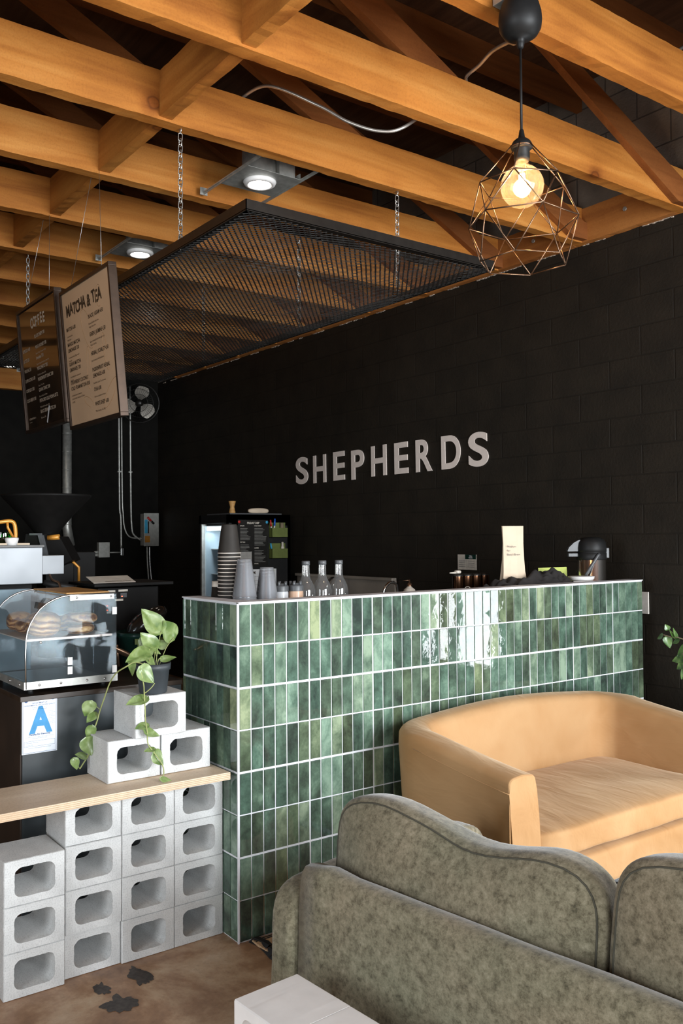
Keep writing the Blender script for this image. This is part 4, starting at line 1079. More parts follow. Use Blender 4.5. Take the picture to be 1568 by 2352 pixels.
LV = [  # base, tip, width
    ((-0.1700, -0.2236, 1.1393), (-0.2000, -0.2855, 1.2239), .72, 0), ((-0.1900, -0.1633, 1.1076), (-0.1700, -0.2097, 1.1752), .92, 0), ((-0.1400, -0.2582, 1.0827), (-0.1600, -0.3083, 1.1412), .80, 0),
    ((-0.2000, -0.2237, 1.0806), (-0.2000, -0.1727, 1.0977), .9, 1), ((-0.1000, -0.3016, 1.0838), (-0.0900, -0.3959, 1.0514), .62, 0), ((-0.1400, -0.2378, 1.0400), (-0.1200, -0.1868, 1.0472), .62, 0),
    ((-0.1800, -0.2502, 1.0718), (-0.1700, -0.2238, 1.0547), .75, 1), ((-0.1300, -0.3546, 1.0481), (-0.1000, -0.3658, 0.9973), .45, 1), ((-0.1600, -0.2865, 1.0610), (-0.1200, -0.2675, 1.0072), .40, 1),
    ((-0.0750, -0.3458, 1.0258), (-0.0700, -0.2955, 0.9680), .80, 0), ((-0.1000, -0.3134, 0.9168), (-0.0900, -0.3943, 0.9031), .62, 0),
    ((-0.3000, -0.4398, 0.8856), (-0.2800, -0.4716, 0.8406), .9, 0), ((-0.3200, -0.4157, 0.8401), (-0.3000, -0.4561, 0.8135), .7, 1), ((-0.3100, -0.4327, 0.7946), (-0.2900, -0.4549, 0.7491), .72, 1),
    ((-0.2800, -0.4651, 0.7586), (-0.2700, -0.4478, 0.6971), .92, 0), ((-0.3100, -0.4522, 0.6885), (-0.3000, -0.4979, 0.7050), .7, 1), ((-0.3000, -0.5026, 0.6902), (-0.2800, -0.4986, 0.6532), .75, 0),
    ((-0.1000, -0.3086, 0.8209), (-0.0900, -0.3605, 0.8141), .62, 0), ((-0.0900, -0.3230, 0.8030), (-0.0900, -0.2631, 0.7765), .62, 0), ((-0.0800, -0.2912, 0.7361), (-0.0800, -0.3324, 0.7330), .6, 0),
    ((-0.0800, -0.2929, 0.7210), (-0.0800, -0.2545, 0.6722), .85, 0), ((-0.0500, -0.2803, 0.6351), (-0.0400, -0.2266, 0.6115), .42, 0), ((-0.2400, -0.2228, 1.1060), (-0.2400, -0.2367, 1.1297), .8, 1), ((-0.2000, -0.2788, 1.1167), (-0.2000, -0.2993, 1.0611), .5, 1)]
for i, (p, q, w_, dk) in enumerate(LV):
    b = new_bm(); mid = (V(p)+V(q))/2; up = (cam_p-mid).normalized()*.85 + V((0, 0, .75)) + V(noise.noise_vector(mid*40))*.35
    leaf_mesh(b, p, q, up, w_*1.12); o = obj('leaf', b, 'leaf', PT)
def spline(P, k=6):
    P = [V(p) for p in P]; out = []
    for i in range(len(P)-1):
        p0, p1, p2, p3 = P[max(i-1, 0)], P[i], P[i+1], P[min(i+2, len(P)-1)]
        for j in range(k):
            t = j/k; out.append(.5*((2*p1)+(p2-p0)*t+(2*p0-5*p1+4*p2-p3)*t*t+(3*p1-3*p2+p3-p0)*t**3))
    out.append(P[-1]); return out
def stem(P, r=.0022, m='stem', nm='vine', par=None):
    b = new_bm(); tube(b, spline(P), r, 6); return obj(nm, b, m, par or PT)
stem([(-.165, -.27, z0+.095), (-0.1200, -0.3457, 1.0407), (-0.1300, -0.3758, 1.0269), (-0.1800, -0.3925, 0.9996), (-0.2400, -0.3927, 0.9563), (-0.2800, -0.3983, 0.8948), (-0.3000, -0.4053, 0.8530), (-0.3000, -0.4152, 0.8177), (-0.3100, -0.4228, 0.7854), (-0.3200, -0.4272, 0.7541), (-0.3100, -0.4441, 0.6951), (-0.3000, -0.4673, 0.6692), (-0.2900, -0.4854, 0.6522)], .0026)
stem([(-.14, -.26, z0+.095), (-0.1000, -0.3166, 1.0249), (-0.0850, -0.3414, 1.0212), (-0.0750, -0.3409, 0.9949), (-0.0800, -0.3322, 0.9629), (-0.0900, -0.3261, 0.9334), (-0.0880, -0.3238, 0.8814), (-0.0880, -0.3222, 0.8369), (-0.0850, -0.3170, 0.7969), (-0.0850, -0.3137, 0.7537), (-0.0800, -0.2929, 0.7210), (-0.0780, -0.2639, 0.6771), (-0.0650, -0.2633, 0.6444), (-0.0550, -0.2846, 0.6271)], .0022)
stem([(-0.0700, -0.2955, 0.9680), (-0.0750, -0.3065, 0.9517), (-0.0900, -0.3228, 0.9331)], .0018)
for (px, q) in zip(range(9), [0, 1, 2, 3, 4, 5, 6, 8, 9]):
    p = V(LV[q][0]); a = px*1.3
    stem([(pc[0]+.02*math.cos(a), pc[1]+.02*math.sin(a), z0+.092), (V((pc[0]+.02*math.cos(a), pc[1]+.02*math.sin(a), z0+.1))+p)/2 + V((0, 0, .012)), p], .0014)
for q, at in ((11, (-0.3000, -0.4053, 0.8530)), (12, (-0.3000, -0.4119, 0.8300)), (13, (-0.3100, -0.4228, 0.7854)), (15, (-0.3100, -0.4441, 0.6951)), (16, (-0.2900, -0.4854, 0.6522)), (21, (-0.0650, -0.2633, 0.6444)), (19, (-0.0800, -0.2929, 0.7210))):
    stem([LV[q][0], at], .0012)
# right-hand plant on a side table, mostly outside the picture
ST = thing('side_table', 'tan wooden side table beside the loveseat arm at the wall', 'table', (.82, 2.30, 0))
b = new_bm(); box(b, .42, 1.05, 2.12, 2.55, .50, .53, bev=.004); obj('tabletop', b, 'ply', ST)
for x in (.45, 1.02):
    for y in (2.15, 2.52):
        b = new_bm(); box(b, x-.018, x+.018, y-.018, y+.018, 0, .4995); obj('leg', b, 'ply', ST)
RP = thing('leafy_plant', 'glossy dark green leafy plant reaching in at the right against the black wall', 'potted plant', (.80, 2.33, .531))
b = new_bm(); lathe(b, [(0, .531), (.08, .531), (.10, .70), (.092, .70), (.09, .68)], (.80, 2.33, 0), 28); obj('pot', b, 'potplastic', RP)
b = new_bm(); lathe(b, [(0, .685), (.091, .683)], (.80, 2.33, 0), 20); obj('soil', b, 'soil', RP)
root_ = (.80, 2.33, .684)
br = [[root_, (.62, 2.28, .90), (0.3693, 2.2500, 0.9746), (0.3151, 2.2500, 0.9783), (0.2623, 2.2500, 0.9866)], [root_, (.62, 2.30, .84), (0.4190, 2.2500, 0.9126), (0.3537, 2.2500, 0.8934)],
      [root_, (.72, 2.3, .95), (.66, 2.28, 1.12)], [root_, (.85, 2.3, .95), (.90, 2.28, 1.15)], [root_, (.75, 2.25, .85), (.55, 2.2, .80), (0.3951, 2.2200, 0.8297)]]
for P in br: stem(P, .003, 'bark', 'branch', RP)
for (p, q, w_) in [((0.2918, 2.2500, 1.0124), (0.2797, 2.2400, 1.0398), .9), ((0.2599, 2.2500, 0.9863), (0.2252, 2.2500, 0.9640), .85), ((0.2792, 2.2500, 0.9816), (0.2998, 2.2500, 0.9239), .7), ((0.3388, 2.2500, 0.9761), (0.3161, 2.2500, 1.0271), .3), ((0.3317, 2.2500, 0.9734), (0.2943, 2.2500, 1.0169), .3),
        ((0.3506, 2.2500, 0.9730), (0.3098, 2.2500, 0.9482), .6), ((0.3965, 2.2500, 0.9395), (0.3366, 2.2400, 0.8883), .85), ((0.3835, 2.2400, 0.8931), (0.3100, 2.2400, 0.8644), .6), ((0.3901, 2.2400, 0.8730), (0.3354, 2.2400, 0.8271), .7), ((0.3963, 2.2400, 0.8362), (0.3669, 2.2300, 0.7816), .7),
        ((.66, 2.28, 1.12), (.60, 2.25, 1.18), .7), ((.66, 2.28, 1.10), (.74, 2.26, 1.17), .7), ((.90, 2.28, 1.15), (.95, 2.24, 1.22), .7), ((.88, 2.28, 1.08), (.80, 2.24, 1.12), .7), ((.62, 2.28, .95), (.55, 2.24, .99), .7), ((.86, 2.3, 1.0), (.94, 2.26, 1.02), .7)]:
    b = new_bm(); mid = (V(p)+V(q))/2; leaf_mesh(b, p, q, V((.3, -.8, .6))+V(noise.noise_vector(mid*30))*.5, w_*1.15, lobes=.03); obj('leaf', b, 'leaf_dark', RP)

# ------------------------------------------------------------------ things on the bar worktop
ZW = 1.1205
def cup(name, x, y, z, rb, rt, h, mats, rim, label, cat, group=None, inv=True, lid=False, ribs=False):
    r = thing(name, label, cat, (x, y, z), group=group)
    # modelled upside down: rim at z = 0, base at the top
    b = new_bm(); t = .0007
    P = [(rt, .003), (rt-.001, .006), (rb+.0006, h-.012), (rb-.0015, h-.012 if ribs else h-.004), (rb-.002, h), (rb-.004, h-.001), (rb-.005, h-.006), (0, h-.006)]
    lathe(b, P, (0, 0, 0), 36); obj('cup_body', b, mats, r, local=True)
    b = new_bm(); tube(b, [(rt*math.cos(a), rt*math.sin(a), 0.003) for a in [i*PI/18 for i in range(36)]], .0015, 6, closed=True); obj('rim', b, rim, r, local=True)
    return r
for i in range(18):
    z = 1.534-.118-i*.0152
    if z < ZW: break
    if i == 0: c0 = cup('paper_cup', -.27, .118, z, .0315, .0455, .118, 'blackcup', 'rimwhite', 'black paper cup, topmost of the tall upside-down stack on the counter', 'paper cup', 'black paper cups stacked upside down')
    else: o = dup(c0, (-.27+random.uniform(-.0008, .0008), .118+random.uniform(-.0008, .0008), z), 'black paper cup with a pale rim in the tall upside-down stack, %s from its top' % ['', 'second', 'third', 'fourth', 'fifth', 'sixth', 'seventh', 'eighth', 'ninth', 'tenth', 'eleventh', 'twelfth', 'thirteenth', 'fourteenth', 'fifteenth', 'sixteenth', 'seventeenth', 'eighteenth'][i])
r = thing('paper_cup', 'short dark paper cup with a cream base left of the tall black stack', 'paper cup', (-.365, .128, ZW))
b = new_bm(); lathe(b, [(.046, 0), (.0325, .172), (.0325, .172)], (0, 0, 0), 32); obj('cup_body', b, 'blackcup', r, local=True)
b = new_bm(); lathe(b, [(.0340, .160), (.0330, .182), (.030, .182), (.029, .176), (0, .176)], (0, 0, 0), 32); obj('base_band', b, 'cream', r, local=True)
ords = ['topmost', 'second', 'third', 'fourth', 'fifth', 'sixth', 'seventh', 'eighth', 'ninth', 'tenth', 'eleventh', 'twelfth']
for (x, y, zt, nm, g) in ((-.17, .130, 1.397, 'taller', 'clear cups in the taller stack'), (-.17, .232, 1.362, 'shorter', 'clear cups in the shorter stack')):
    first = None
    for i in range(12):
        z = zt-.150-i*.0125
        if z < ZW+.0005: break
        lb = 'clear plastic cup, %s of the %s upside-down stack beside the black cups' % (ords[i] if i == 0 else ords[i]+' from the top', nm)
        if first is None: first = cup('plastic_cup', x, y, z, .0285, .0485, .150, 'cupclear', 'cupclear', lb, 'plastic cup', g)
        else: dup(first, (x, y, z), lb)
def jar(px_y, x, label, liq):
    y = px_y; r = thing('dispenser_jar', label, 'jar', (x, y, ZW))
    b = new_bm(); lathe(b, [(0, 0), (.029, 0), (.030, .004), (.030, .135), (.027, .145)], (0, 0, 0), 28); obj('body', b, liq, r, local=True)
    b = new_bm(); lathe(b, [(.031, .140), (.031, .160), (.029, .164), (.020, .164), (.019, .172), (.0, .172)], (0, 0, 0), 28)
    for k in range(5): a = k*2*PI/5+.3; tube(b, [(.023*math.cos(a), .023*math.sin(a), .163), (.023*math.cos(a), .023*math.sin(a), .180)], .0055, 8)
    obj('lid', b, 'wrap', r, local=True)
jar(.318, -.20, 'small milky jar with a dark ribbed lid beside the clear cups', 'syrup')
jar(.384, -.19, 'small jar of pinkish amber liquid with a dark lid next to the bottles', 'amber')
for i, (y, w_) in enumerate(zip((.440, .524, .610), ('nearest the small jars', 'middle one of three', 'nearest the sink tap'))):
    r = thing('glass_bottle', 'empty clear glass bottle with a grey cap on the bar, ' + w_, 'bottle', (-.2, y, ZW), group='three clear bottles on the bar')
    b = new_bm(); P = [(0, .004), (.036, 0), (.040, .006), (.0405, .10), (.040, .135), (.036, .155), (.028, .172), (.020, .186), (.0165, .200), (.0158, .225), (.0152, .245)]
    lathe(b, P, (0, 0, 0), 32); obj('body', b, 'glass', r, local=True)
    b = new_bm(); lathe(b, [(.0158, .243), (.0172, .244), (.0172, .259), (.0155, .261), (0, .261)], (0, 0, 0), 20); obj('cap', b, 'wrap', r, local=True)
# copper-coloured canisters
b = new_bm(); box(b, -.55, -.33, 1.42, 1.80, ZW, ZW+.055, bev=.003); tag(obj('canister_tray', b, 'blackplastic', origin=(-.44, 1.6, ZW)), 'black tray holding the dark metal canisters', 'tray')
for i, y in enumerate((1.545, 1.610, 1.672, 1.735)):
    r = thing('canister', 'small dark shiny metal canister on the black tray, ' + ['first from the soap bottle', 'second from the soap bottle', 'third from the soap bottle', 'last one, beside the paper bag'][i], 'canister', (-.45, y, ZW+.056), group='dark metal canisters')
    b = new_bm(); lathe(b, [(0, 0), (.026, 0), (.027, .003), (.027, .100)], (0, 0, 0), 24); obj('body', b, 'canister', r, local=True)
    b = new_bm(); lathe(b, [(.0285, .098), (.0285, .106), (.024, .110), (0, .111)], (0, 0, 0), 24); obj('lid', b, 'blackmetal', r, local=True)
b = new_bm(); softbox(b, (0, 0, .006), (.016, .016, .009), k=3, n=6); tube(b, [(0, -.01, .002), (-.0, -.055, .002)], [.006, .003], 6)
o = obj('measuring_scoop', b, 'cream'); o.location = (-.45, 1.545, ZW+.170); tag(o, 'cream measuring scoop lying on the first dark canister', 'scoop')
r = thing('timer_badge', 'round black badge with a pale ring standing at the bar edge', 'badge', (-.16, 1.325, ZW))
b = new_bm(); box(b, -.175, -.155, 1.30, 1.35, ZW, ZW+.115, bev=.002); obj('stand', b, 'blackplastic', r)
b = new_bm(); mt = face_posX((-.1545, 1.325, ZW+.105)) @ Matrix.Rotation(math.radians(-36), 4, 'Y')
tube(b, [mt @ V((.0165*math.cos(a), .0165*math.sin(a), .002)) for a in [i*PI/16 for i in range(32)]], .0012, 5, closed=True); text_into(b, 'BEST', .011, mt @ Matrix.Translation((0, -.004, .003)), 'CENTER', .03); obj('ring', b, 'cream', r)
# paper bag
def paper_bag():
    bm = new_bm(); rings = []
    secs = [(0, .075, .045), (.05, .073, .043), (.12, .064, .032), (.18, .055, .020), (.24, .053, .014), (.32, .052, .010), (.408, .055, .006)]
    for (z, hw, hd) in secs:
        loop = []
        for (a, c) in ((-1, -1), (-.3, -1.0), (.35, -.8), (1, -1), (1, 0), (1, 1), (0, 1), (-1, 1), (-1, 0)):
            cr = .7 if (a == 1 and c == 0) or (a == -1 and c == 0) else 1
            loop.append(bm.verts.new((a*hw*cr + .004*noise.noise(V((z*20, a, c))), c*hd + .005*noise.noise(V((a*3, z*15, 1))), z)))
        rings.append(loop)
    for A_, B_ in zip(rings, rings[1:]):
        for j in range(len(A_)): bm.faces.new((A_[j], A_[(j+1) % len(A_)], B_[(j+1) % len(B_)], B_[j]))
    bm.faces.new(rings[0]); return bm
r = thing('paper_bag', 'tall cream paper bag with handwriting standing behind the black cloth', 'bag', (-.235, 1.722, ZW), math.radians(62))
obj('bag', paper_bag(), 'kraft', r, local=True)
b = new_bm(); mt = MX((-.036, -.020, .30), (1, 0, 0), (0, -.02, 1))
for i, s in enumerate(['Medium', 'for', 'Batch Brew']): text_into(b, s, .0145, mt @ Matrix.Translation((0, -i*.020, .0)) @ Matrix.Shear('XZ', 4, (0, 0)), 'LEFT', -.005)
obj('handwriting', b, 'navyink', r, local=True)
# crumpled cloth
b = new_bm(); softbox(b, (0, 0, 0), (.085, .345, .090), k=2.6, n=44)
for v_ in b.verts:
    p = v_.co.copy(); t = p.y/.345
    v_.co.z *= 1 + .25*math.sin(t*2.6+.4) + .12*noise.noise(V((p.x*14, p.y*9, 0))); v_.co.z += .030*noise.noise(V((p.x*18+p.y*6, p.y*13, 3))) - .045*max(0, .32-abs(noise.noise(V((p.x*16+p.y*12, p.y*9-p.x*8, 7)))))*1.4 + .010*noise.noise(V((p.x*50, p.y*34, 1))); v_.co.z = max(v_.co.z, -.07)
    v_.co.x += .012*noise.noise(V((p.y*10, p.z*12, 5)))
o = obj('folded_jacket', b, 'cloth'); o.location = (-.19, 1.79, ZW+.071); smoothed(o); tag(o, 'crumpled charcoal cloth lying along the bar edge', 'cloth')
b = new_bm(); box(b, -.0008, .0008, -.115, .115, 0, .185); o = obj('lime_sheet', b, 'lime'); o.location = (-.315, 2.13, ZW+.002); o.rotation_euler = (0, math.radians(-4), 0); tag(o, 'lime green paper standing behind the black cloth', 'paper')
random.seed(9)
first = None
for i in range(6):
    lb = 'white shallow plate in the stack before the coffee airpot, ' + ['lowest', 'second up', 'third up', 'fourth up', 'fifth up', 'top one'][i]
    b = new_bm(); lathe(b, [(0, .002), (.060, .002), (.066, .010), (.068, .0215), (.064, .0225), (.0, .0235)], (0, 0, 0), 36)
    o = obj('white_plate', b, 'white'); o.location = (-.152, 2.148, ZW+i*.0245); tag(o, lb, 'plate', 'white plates stacked by the airpot')
# airpot
AP = thing('airpot', 'steel coffee airpot with a black pump lid and handle at the bar end', 'airpot', (-.215, 2.315, ZW))
ax, ay = 0, 0
b = new_bm(); lathe(b, [(0, 0), (.074, 0), (.077, .004), (.077, .012), (.075, .014), (.075, .235), (.073, .238)], (0, 0, 0), 44); obj('body', b, 'steel_mirror', AP, local=True, label='polished steel cylinder')
b = new_bm(); lathe(b, [(.078, .228), (.080, .232), (.080, .262), (.0765, .265), (.0765, .268), (.080, .271), (.080, .290), (.076, .318), (.066, .335), (.048, .345), (.022, .349), (0, .350)], (0, 0, 0), 44); obj('lid', b, 'blackplastic', AP, local=True)
sp = V((-.593, -.805, 0)); sd = V((.805, -.593, 0))
def spout_bm():
    bm = new_bm(); L0 = [(.055, .272), (.055, .335), (.075, .332), (.100, .318), (.125, .294), (.133, .276), (.133, .272)]; A_, B_ = [], []
    for (u, z) in L0:
        A_.append(bm.verts.new(sp*u+sd*.020+V((0, 0, z)))); B_.append(bm.verts.new(sp*u-sd*.020+V((0, 0, z))))
    bm.faces.new(A_); bm.faces.new(B_); n = len(L0)
    for i in range(n): bm.faces.new((A_[i], A_[(i+1) % n], B_[(i+1) % n], B_[i]))
    return bm
obj('spout', spout_bm(), 'wrap', AP, local=True, label='dark grey pouring spout')
b = new_bm(); m_ = MX((0, 0, 0), sp, (0, 0, 1)); box(b, .070, .128, .243, .262, -.018, .018, mtx=m_, bev=.002); obj('spout_base', b, 'wrap', AP, local=True)
b = new_bm(); box(b, -.094, -.077, .235, .290, -.010, .010, mtx=m_, bev=.003); obj('latch', b, 'wrap', AP, local=True)
b = new_bm(); tube(b, [V((0, 0, .258))+sd*.083-sp*.02, V((0, 0, .25))+sd*.087-sp*.01, V((0, 0, .15))+sd*.092+sp*.055, V((0, 0, .135))+sd*.085+sp*.065], [.008, .0085, .0085, .006], 8); obj('handle', b, 'wrap', AP, local=True); b = new_bm()
tube(b, [V((0, 0, .258))-sd*.083-sp*.02, V((0, 0, .15))-sd*.092+sp*.055], .0085, 8); obj('handle', b, 'wrap', AP, local=True)
b = new_bm(); lathe(b, [(.011, 0), (.011, .003), (0, .004)], tuple(sp*.085+sd*.020+V((0, 0, .297))), 14, axis=MX((0, 0, 0), sp, (0, 0, 1)).to_3x3()); obj('button', b, 'galv', AP, local=True)

# ------------------------------------------------------------------ back wall: sink, note, outlet
SK = thing('sink_unit', 'stainless steel sink with a tall splashback along the black wall', 'sink', (-2.9, 2.35, 0))
b = new_bm(); box(b, -3.50, -2.205, 2.585, 2.605, .92, 1.150); box(b, -3.50, -2.205, 2.560, 2.605, 1.150, 1.172, bev=.003); obj('splashback', b, 'dullsteel', SK)
b = new_bm(); box(b, -3.50, -2.205, 2.05, 2.60, .90, .935, bev=.004); box(b, -3.47, -3.43, 2.1, 2.14, 0, .9); box(b, -2.26, -2.22, 2.1, 2.14, 0, .9); box(b, -3.47, -3.43, 2.5, 2.54, 0, .9); box(b, -2.26, -2.22, 2.5, 2.54, 0, .9); obj('basin_top', b, 'dullsteel', SK)
for (x, y, q) in ((-2.72, 2.50, 0), (-2.66, 2.40, 1)):
    b = new_bm(); tube(b, spline([(x, y, .936), (x, y, 1.08), (x+.02, y-.03, 1.15), (x+.06, y-.10, 1.165), (x+.09, y-.16, 1.13), (x+.09, y-.17, 1.08)]), .011, 10); obj('tap', b, 'steel_mirror', SK)
b = new_bm(); box(b, -2.0, -.75, 1.98, 2.60, .86, .90, bev=.003); box(b, -1.98, -.77, 2.02, 2.58, 0, .86); tag(obj('back_counter', b, 'darktop', origin=(-1.4, 2.3, 0)), 'dark low back counter along the sign wall', 'counter')
FA = thing('hand_sink_tap', 'curved chrome tap rising behind the bar next to the soap bottle', 'tap', (-1.25, 1.85, .90))
b = new_bm(); tube(b, spline([(-1.3000, 1.7438, 1.0546), (-1.3000, 1.7480, 1.1326), (-1.3000, 1.7585, 1.1713), (-1.3000, 1.7995, 1.2012), (-1.3000, 1.8438, 1.1891), (-1.3000, 1.8571, 1.1410), (-1.3000, 1.8602, 1.1092)]), .0085, 10); obj('spout', b, 'steel_mirror', FA)
b = new_bm(); box(b, -1.42, -1.18, 1.72, 1.96, 0, 1.10, bev=.004); tag(obj('utility_stand', b, 'galv', origin=(-1.3, 1.84, 0)), 'plain steel utility stand under the chrome tap', 'stand')
SO = thing('soap_bottle', 'cream soap dispenser bottle with a copper pump', 'soap dispenser', (-.80, 1.545, ZW-.0))
sx_, sy_, sz_ = (-0.5500, 1.3060, 1.1947)
SO.location = (sx_, sy_, ZW)
b = new_bm(); lathe(b, [(0, 0), (.030, 0), (.032, .004), (.032, .075), (.028, .092), (.016, .102), (.012, .104), (.012, .108), (0, .108)], (0, 0, 0), 28); obj('bottle', b, 'cream', SO, local=True)
b = new_bm(); lathe(b, [(.0125, .107), (.0125, .122), (.005, .124), (.004, .142), (0, .142)], (0, 0, 0), 14); tube(b, [(0, 0, .139), (-.020, -.026, .136)], .0028, 6); obj('pump', b, 'copperwire', SO, local=True)
b = new_bm(); box(b, -.60, -.45, sy_-.1, sy_+.1, 0, 1.1195)
b.free()
NT = thing('pinned_note', 'small white notice with a dark green corner on the black wall', 'notice', (-1.4774, 2.6200, 1.3057))
p0 = V((-1.5666, 2.6200, 1.2505)); wn_, hn_ = .175, .103
mt = face_negY((p0.x, YW-.003, p0.z))
b = new_bm(); box(b, 0, wn_, 0, hn_, -.0030, .0008, mtx=mt); obj('sheet', b, 'cream', NT)
b = new_bm(); rect(b, mt, .072, wn_, .072, hn_, .0012); obj('green_corner', b, 'darkgreen', NT)
b = new_bm(); text_into(b, 'YOU', .013, mt @ Matrix.Translation((.125, .088, .002)), 'CENTER', .03); text_into(b, 'ROCK', .013, mt @ Matrix.Translation((.125, .077, .002)), 'CENTER', .03); obj('green_corner_text', b, 'paper', NT)
b = new_bm()
for i in range(4):
    for k in (0, 1): rect(b, mt, .012+k*.085, .075+k*.085, .058-i*.013, .0605-i*.013, .0012)
rect(b, mt, .0855, .0875, .01, .068, .0012); obj('ruled_lines', b, 'wrap', NT)
b = new_bm(); p0 = V((-0.1056, 2.6200, 1.1062)); box(b, p0.x-.035, p0.x+.035, YW-.010, YW-.001, p0.z-.06, p0.z+.06, bev=.002); OP = tag(obj('outlet_plate', b, 'outlet', origin=tuple(p0)), 'ivory outlet plate on the wall just past the counter end', 'outlet')

# ------------------------------------------------------------------ fridge
FR = thing('drinks_fridge', 'black glass-door drinks fridge with notes and holders on its side', 'fridge', (-3.81, 2.25, 0))
X0, X1, Y0_, Y1_, ZF = -4.075, -3.551, 1.95, 2.55, 1.668
b = new_bm(); box(b, X0, X0+.03, Y0_+.03, Y1_, .08, ZF); box(b, X1-.03, X1, Y0_+.03, Y1_, .08, ZF); box(b, X0, X1, Y1_-.03, Y1_, .08, ZF); box(b, X0, X1, Y0_+.03, Y1_, ZF-.09, ZF); box(b, X0, X1, Y0_+.03, Y1_, 0, .10); obj('cabinet', b, 'blackplastic', FR)
b = new_bm(); box(b, X0+.031, X0+.034, Y0_+.04, Y1_-.03, .1, ZF-.09); box(b, X1-.034, X1-.031, Y0_+.04, Y1_-.03, .1, ZF-.09); box(b, X0+.03, X1-.03, Y1_-.034, Y1_-.031, .1, ZF-.09); obj('liner', b, 'fridgein', FR)
for k in range(6):
    b = new_bm(); z = .30+k*.215
    box(b, X0+.035, X1-.035, Y0_+.10, Y1_-.04, z, z+.006)
    for q in range(3): box(b, X1-.062, X1-.036, Y0_+.10, Y1_-.05, z+.05+q*.05, z+.062+q*.05)
    obj('shelf', b, 'white', FR)
b = new_bm(); box(b, X0+.06, X1-.05, Y0_+.045, Y0_+.075, ZF-.13, ZF-.095); obj('lamp', b, 'fridgeglow', FR, label='white light bar at the top of the fridge')
b = new_bm()
for q in ((X0, X1, .1, .16), (X0, X1, ZF-.07, ZF), (X0, X0+.04, .1, ZF), (X1-.04, X1, .1, ZF)): box(b, q[0], q[1], Y0_, Y0_+.028, q[2], q[3])
box(b, X0+.038, X0+.060, Y0_-.004, Y0_+.02, .17, ZF-.075, mat=1)
DRF = obj('door', b, ['blackplastic', 'galv'], FR)
b = new_bm(); box(b, X0+.04, X1-.04, Y0_+.012, Y0_+.016, .16, ZF-.07); obj('door_glass', b, 'windowglass', DRF)
fl = bpy.data.lights.new('fridge_lamp', 'AREA'); fl.shape = 'RECTANGLE'; fl.size = .4; fl.size_y = .04; fl.energy = 2.2; fl.color = (.82, .93, 1)
fo = bpy.data.objects.new('fridge_lamp', fl); fo.location = ((X0+X1)/2, Y0_+.085, ZF-.14); COL.objects.link(fo)
mt = face_posX((X1+.001, 2.035, 1.235)); mw, mh = .29, .39
def stick(name, bm, m, label, cat, o=None): return tag(obj(name, bm, m, origin=o), label, cat)
FM = thing('recipe_poster', 'black recipe sheet headed FRIDAY DEP on the fridge side', 'notice', (X1+.001, 2.18, 1.235))
b = new_bm(); box(b, 0, mw, 0, mh, 0, .001, mtx=mt); obj('sheet', b, 'blackmetal', FM)
b = new_bm(); text_into(b, 'FRIDAY DEP', .022, mt @ Matrix.Translation((mw/2, mh-.034, .0018)), 'CENTER', .04)
random.seed(4)
for (x, y, s) in ((.02, mh-.055, 'SYRUPS'), (.155, mh-.055, 'COLD BREW'), (.02, mh-.19, 'ICE TEAS'), (.155, mh-.24, 'COFFEE'), (.155, mh-.37, 'STOCK')):
    text_into(b, s, .012, mt @ Matrix.Translation((x, y, .0018)), 'LEFT', .04)
obj('headings', b, 'cream', FM)
b = new_bm()
for (x, y, n_, wd) in ((.022, mh-.075, 9, .10), (.157, mh-.075, 13, .12), (.022, mh-.21, 6, .09), (.157, mh-.26, 9, .11)):
    for i in range(n_): rect(b, mt, x, x+wd*random.uniform(.6, 1), y-i*.0115, y-i*.0115+.004, .0016)
obj('body_lines', b, 'greytext2', FM)
b = new_bm(); box(b, .01, .13, .01, .125, .0015, .0025, mtx=mt, bev=.0); stick('grey_note', b, 'wrapnote', 'pale grey note taped over the lower corner of the black recipe sheet', 'note', (X1, 2.1, 1.28))
for (u, z, m_, lb) in ((.012, mh-.018, 'red', 'round red magnet on the black recipe sheet'), (.278, mh-.02, 'cyan', 'round blue magnet on the black recipe sheet')):
    b = new_bm(); lathe(b, [(.0115, 0), (.0115, .004), (0, .005)], (0, 0, 0), 16); b.transform(mt @ Matrix.Translation((u, z, .0010))); stick('magnet', b, m_, lb, 'magnet', tuple(mt @ V((u, z, 0))))
r = thing('schedule_sheet', 'white printed sheet on the fridge side, low behind the clear cups', 'notice', (X1+.001, 2.28, 1.09))
b = new_bm(); box(b, .05, .37, -.30, -.022, 0, .001, mtx=mt); obj('sheet', b, 'paper', r)
b = new_bm(); text_into(b, 'ROOM', .035, mt @ Matrix.Translation((.06, -.062, .0016)), 'LEFT', .04)
for i in range(6): rect(b, mt, .06, .36, -.085-i*.032, -.0835-i*.032, .0014)
for i in range(5): rect(b, mt, .10+i*.06, .1015+i*.06, -.29, -.075, .0014)
obj('print', b, 'ink', r)
b = new_bm(); rect(b, mt, .325, .350, -.055, -.032, .0016); obj('green_mark', b, 'lime', r)
for k, (z0_, z1_, lb) in enumerate(((1.478, 1.557, 'olive plastic pen holder on the fridge side, upper one'), (1.300, 1.382, 'olive plastic pen holder on the fridge side, lower one'))):
    r = thing('pen_holder', lb, 'holder', (X1+.001, 2.41, z0_))
    b = new_bm(); box(b, X1, X1+.004, 2.335, 2.495, z0_, z1_+.045); box(b, X1+.045, X1+.048, 2.335, 2.495, z0_, z1_); box(b, X1+.001, X1+.048, 2.335, 2.338, z0_, z1_); box(b, X1+.001, X1+.048, 2.492, 2.495, z0_, z1_); box(b, X1+.001, X1+.048, 2.335, 2.495, z0_, z0_+.003); obj('tray', b, 'greenbox', r)
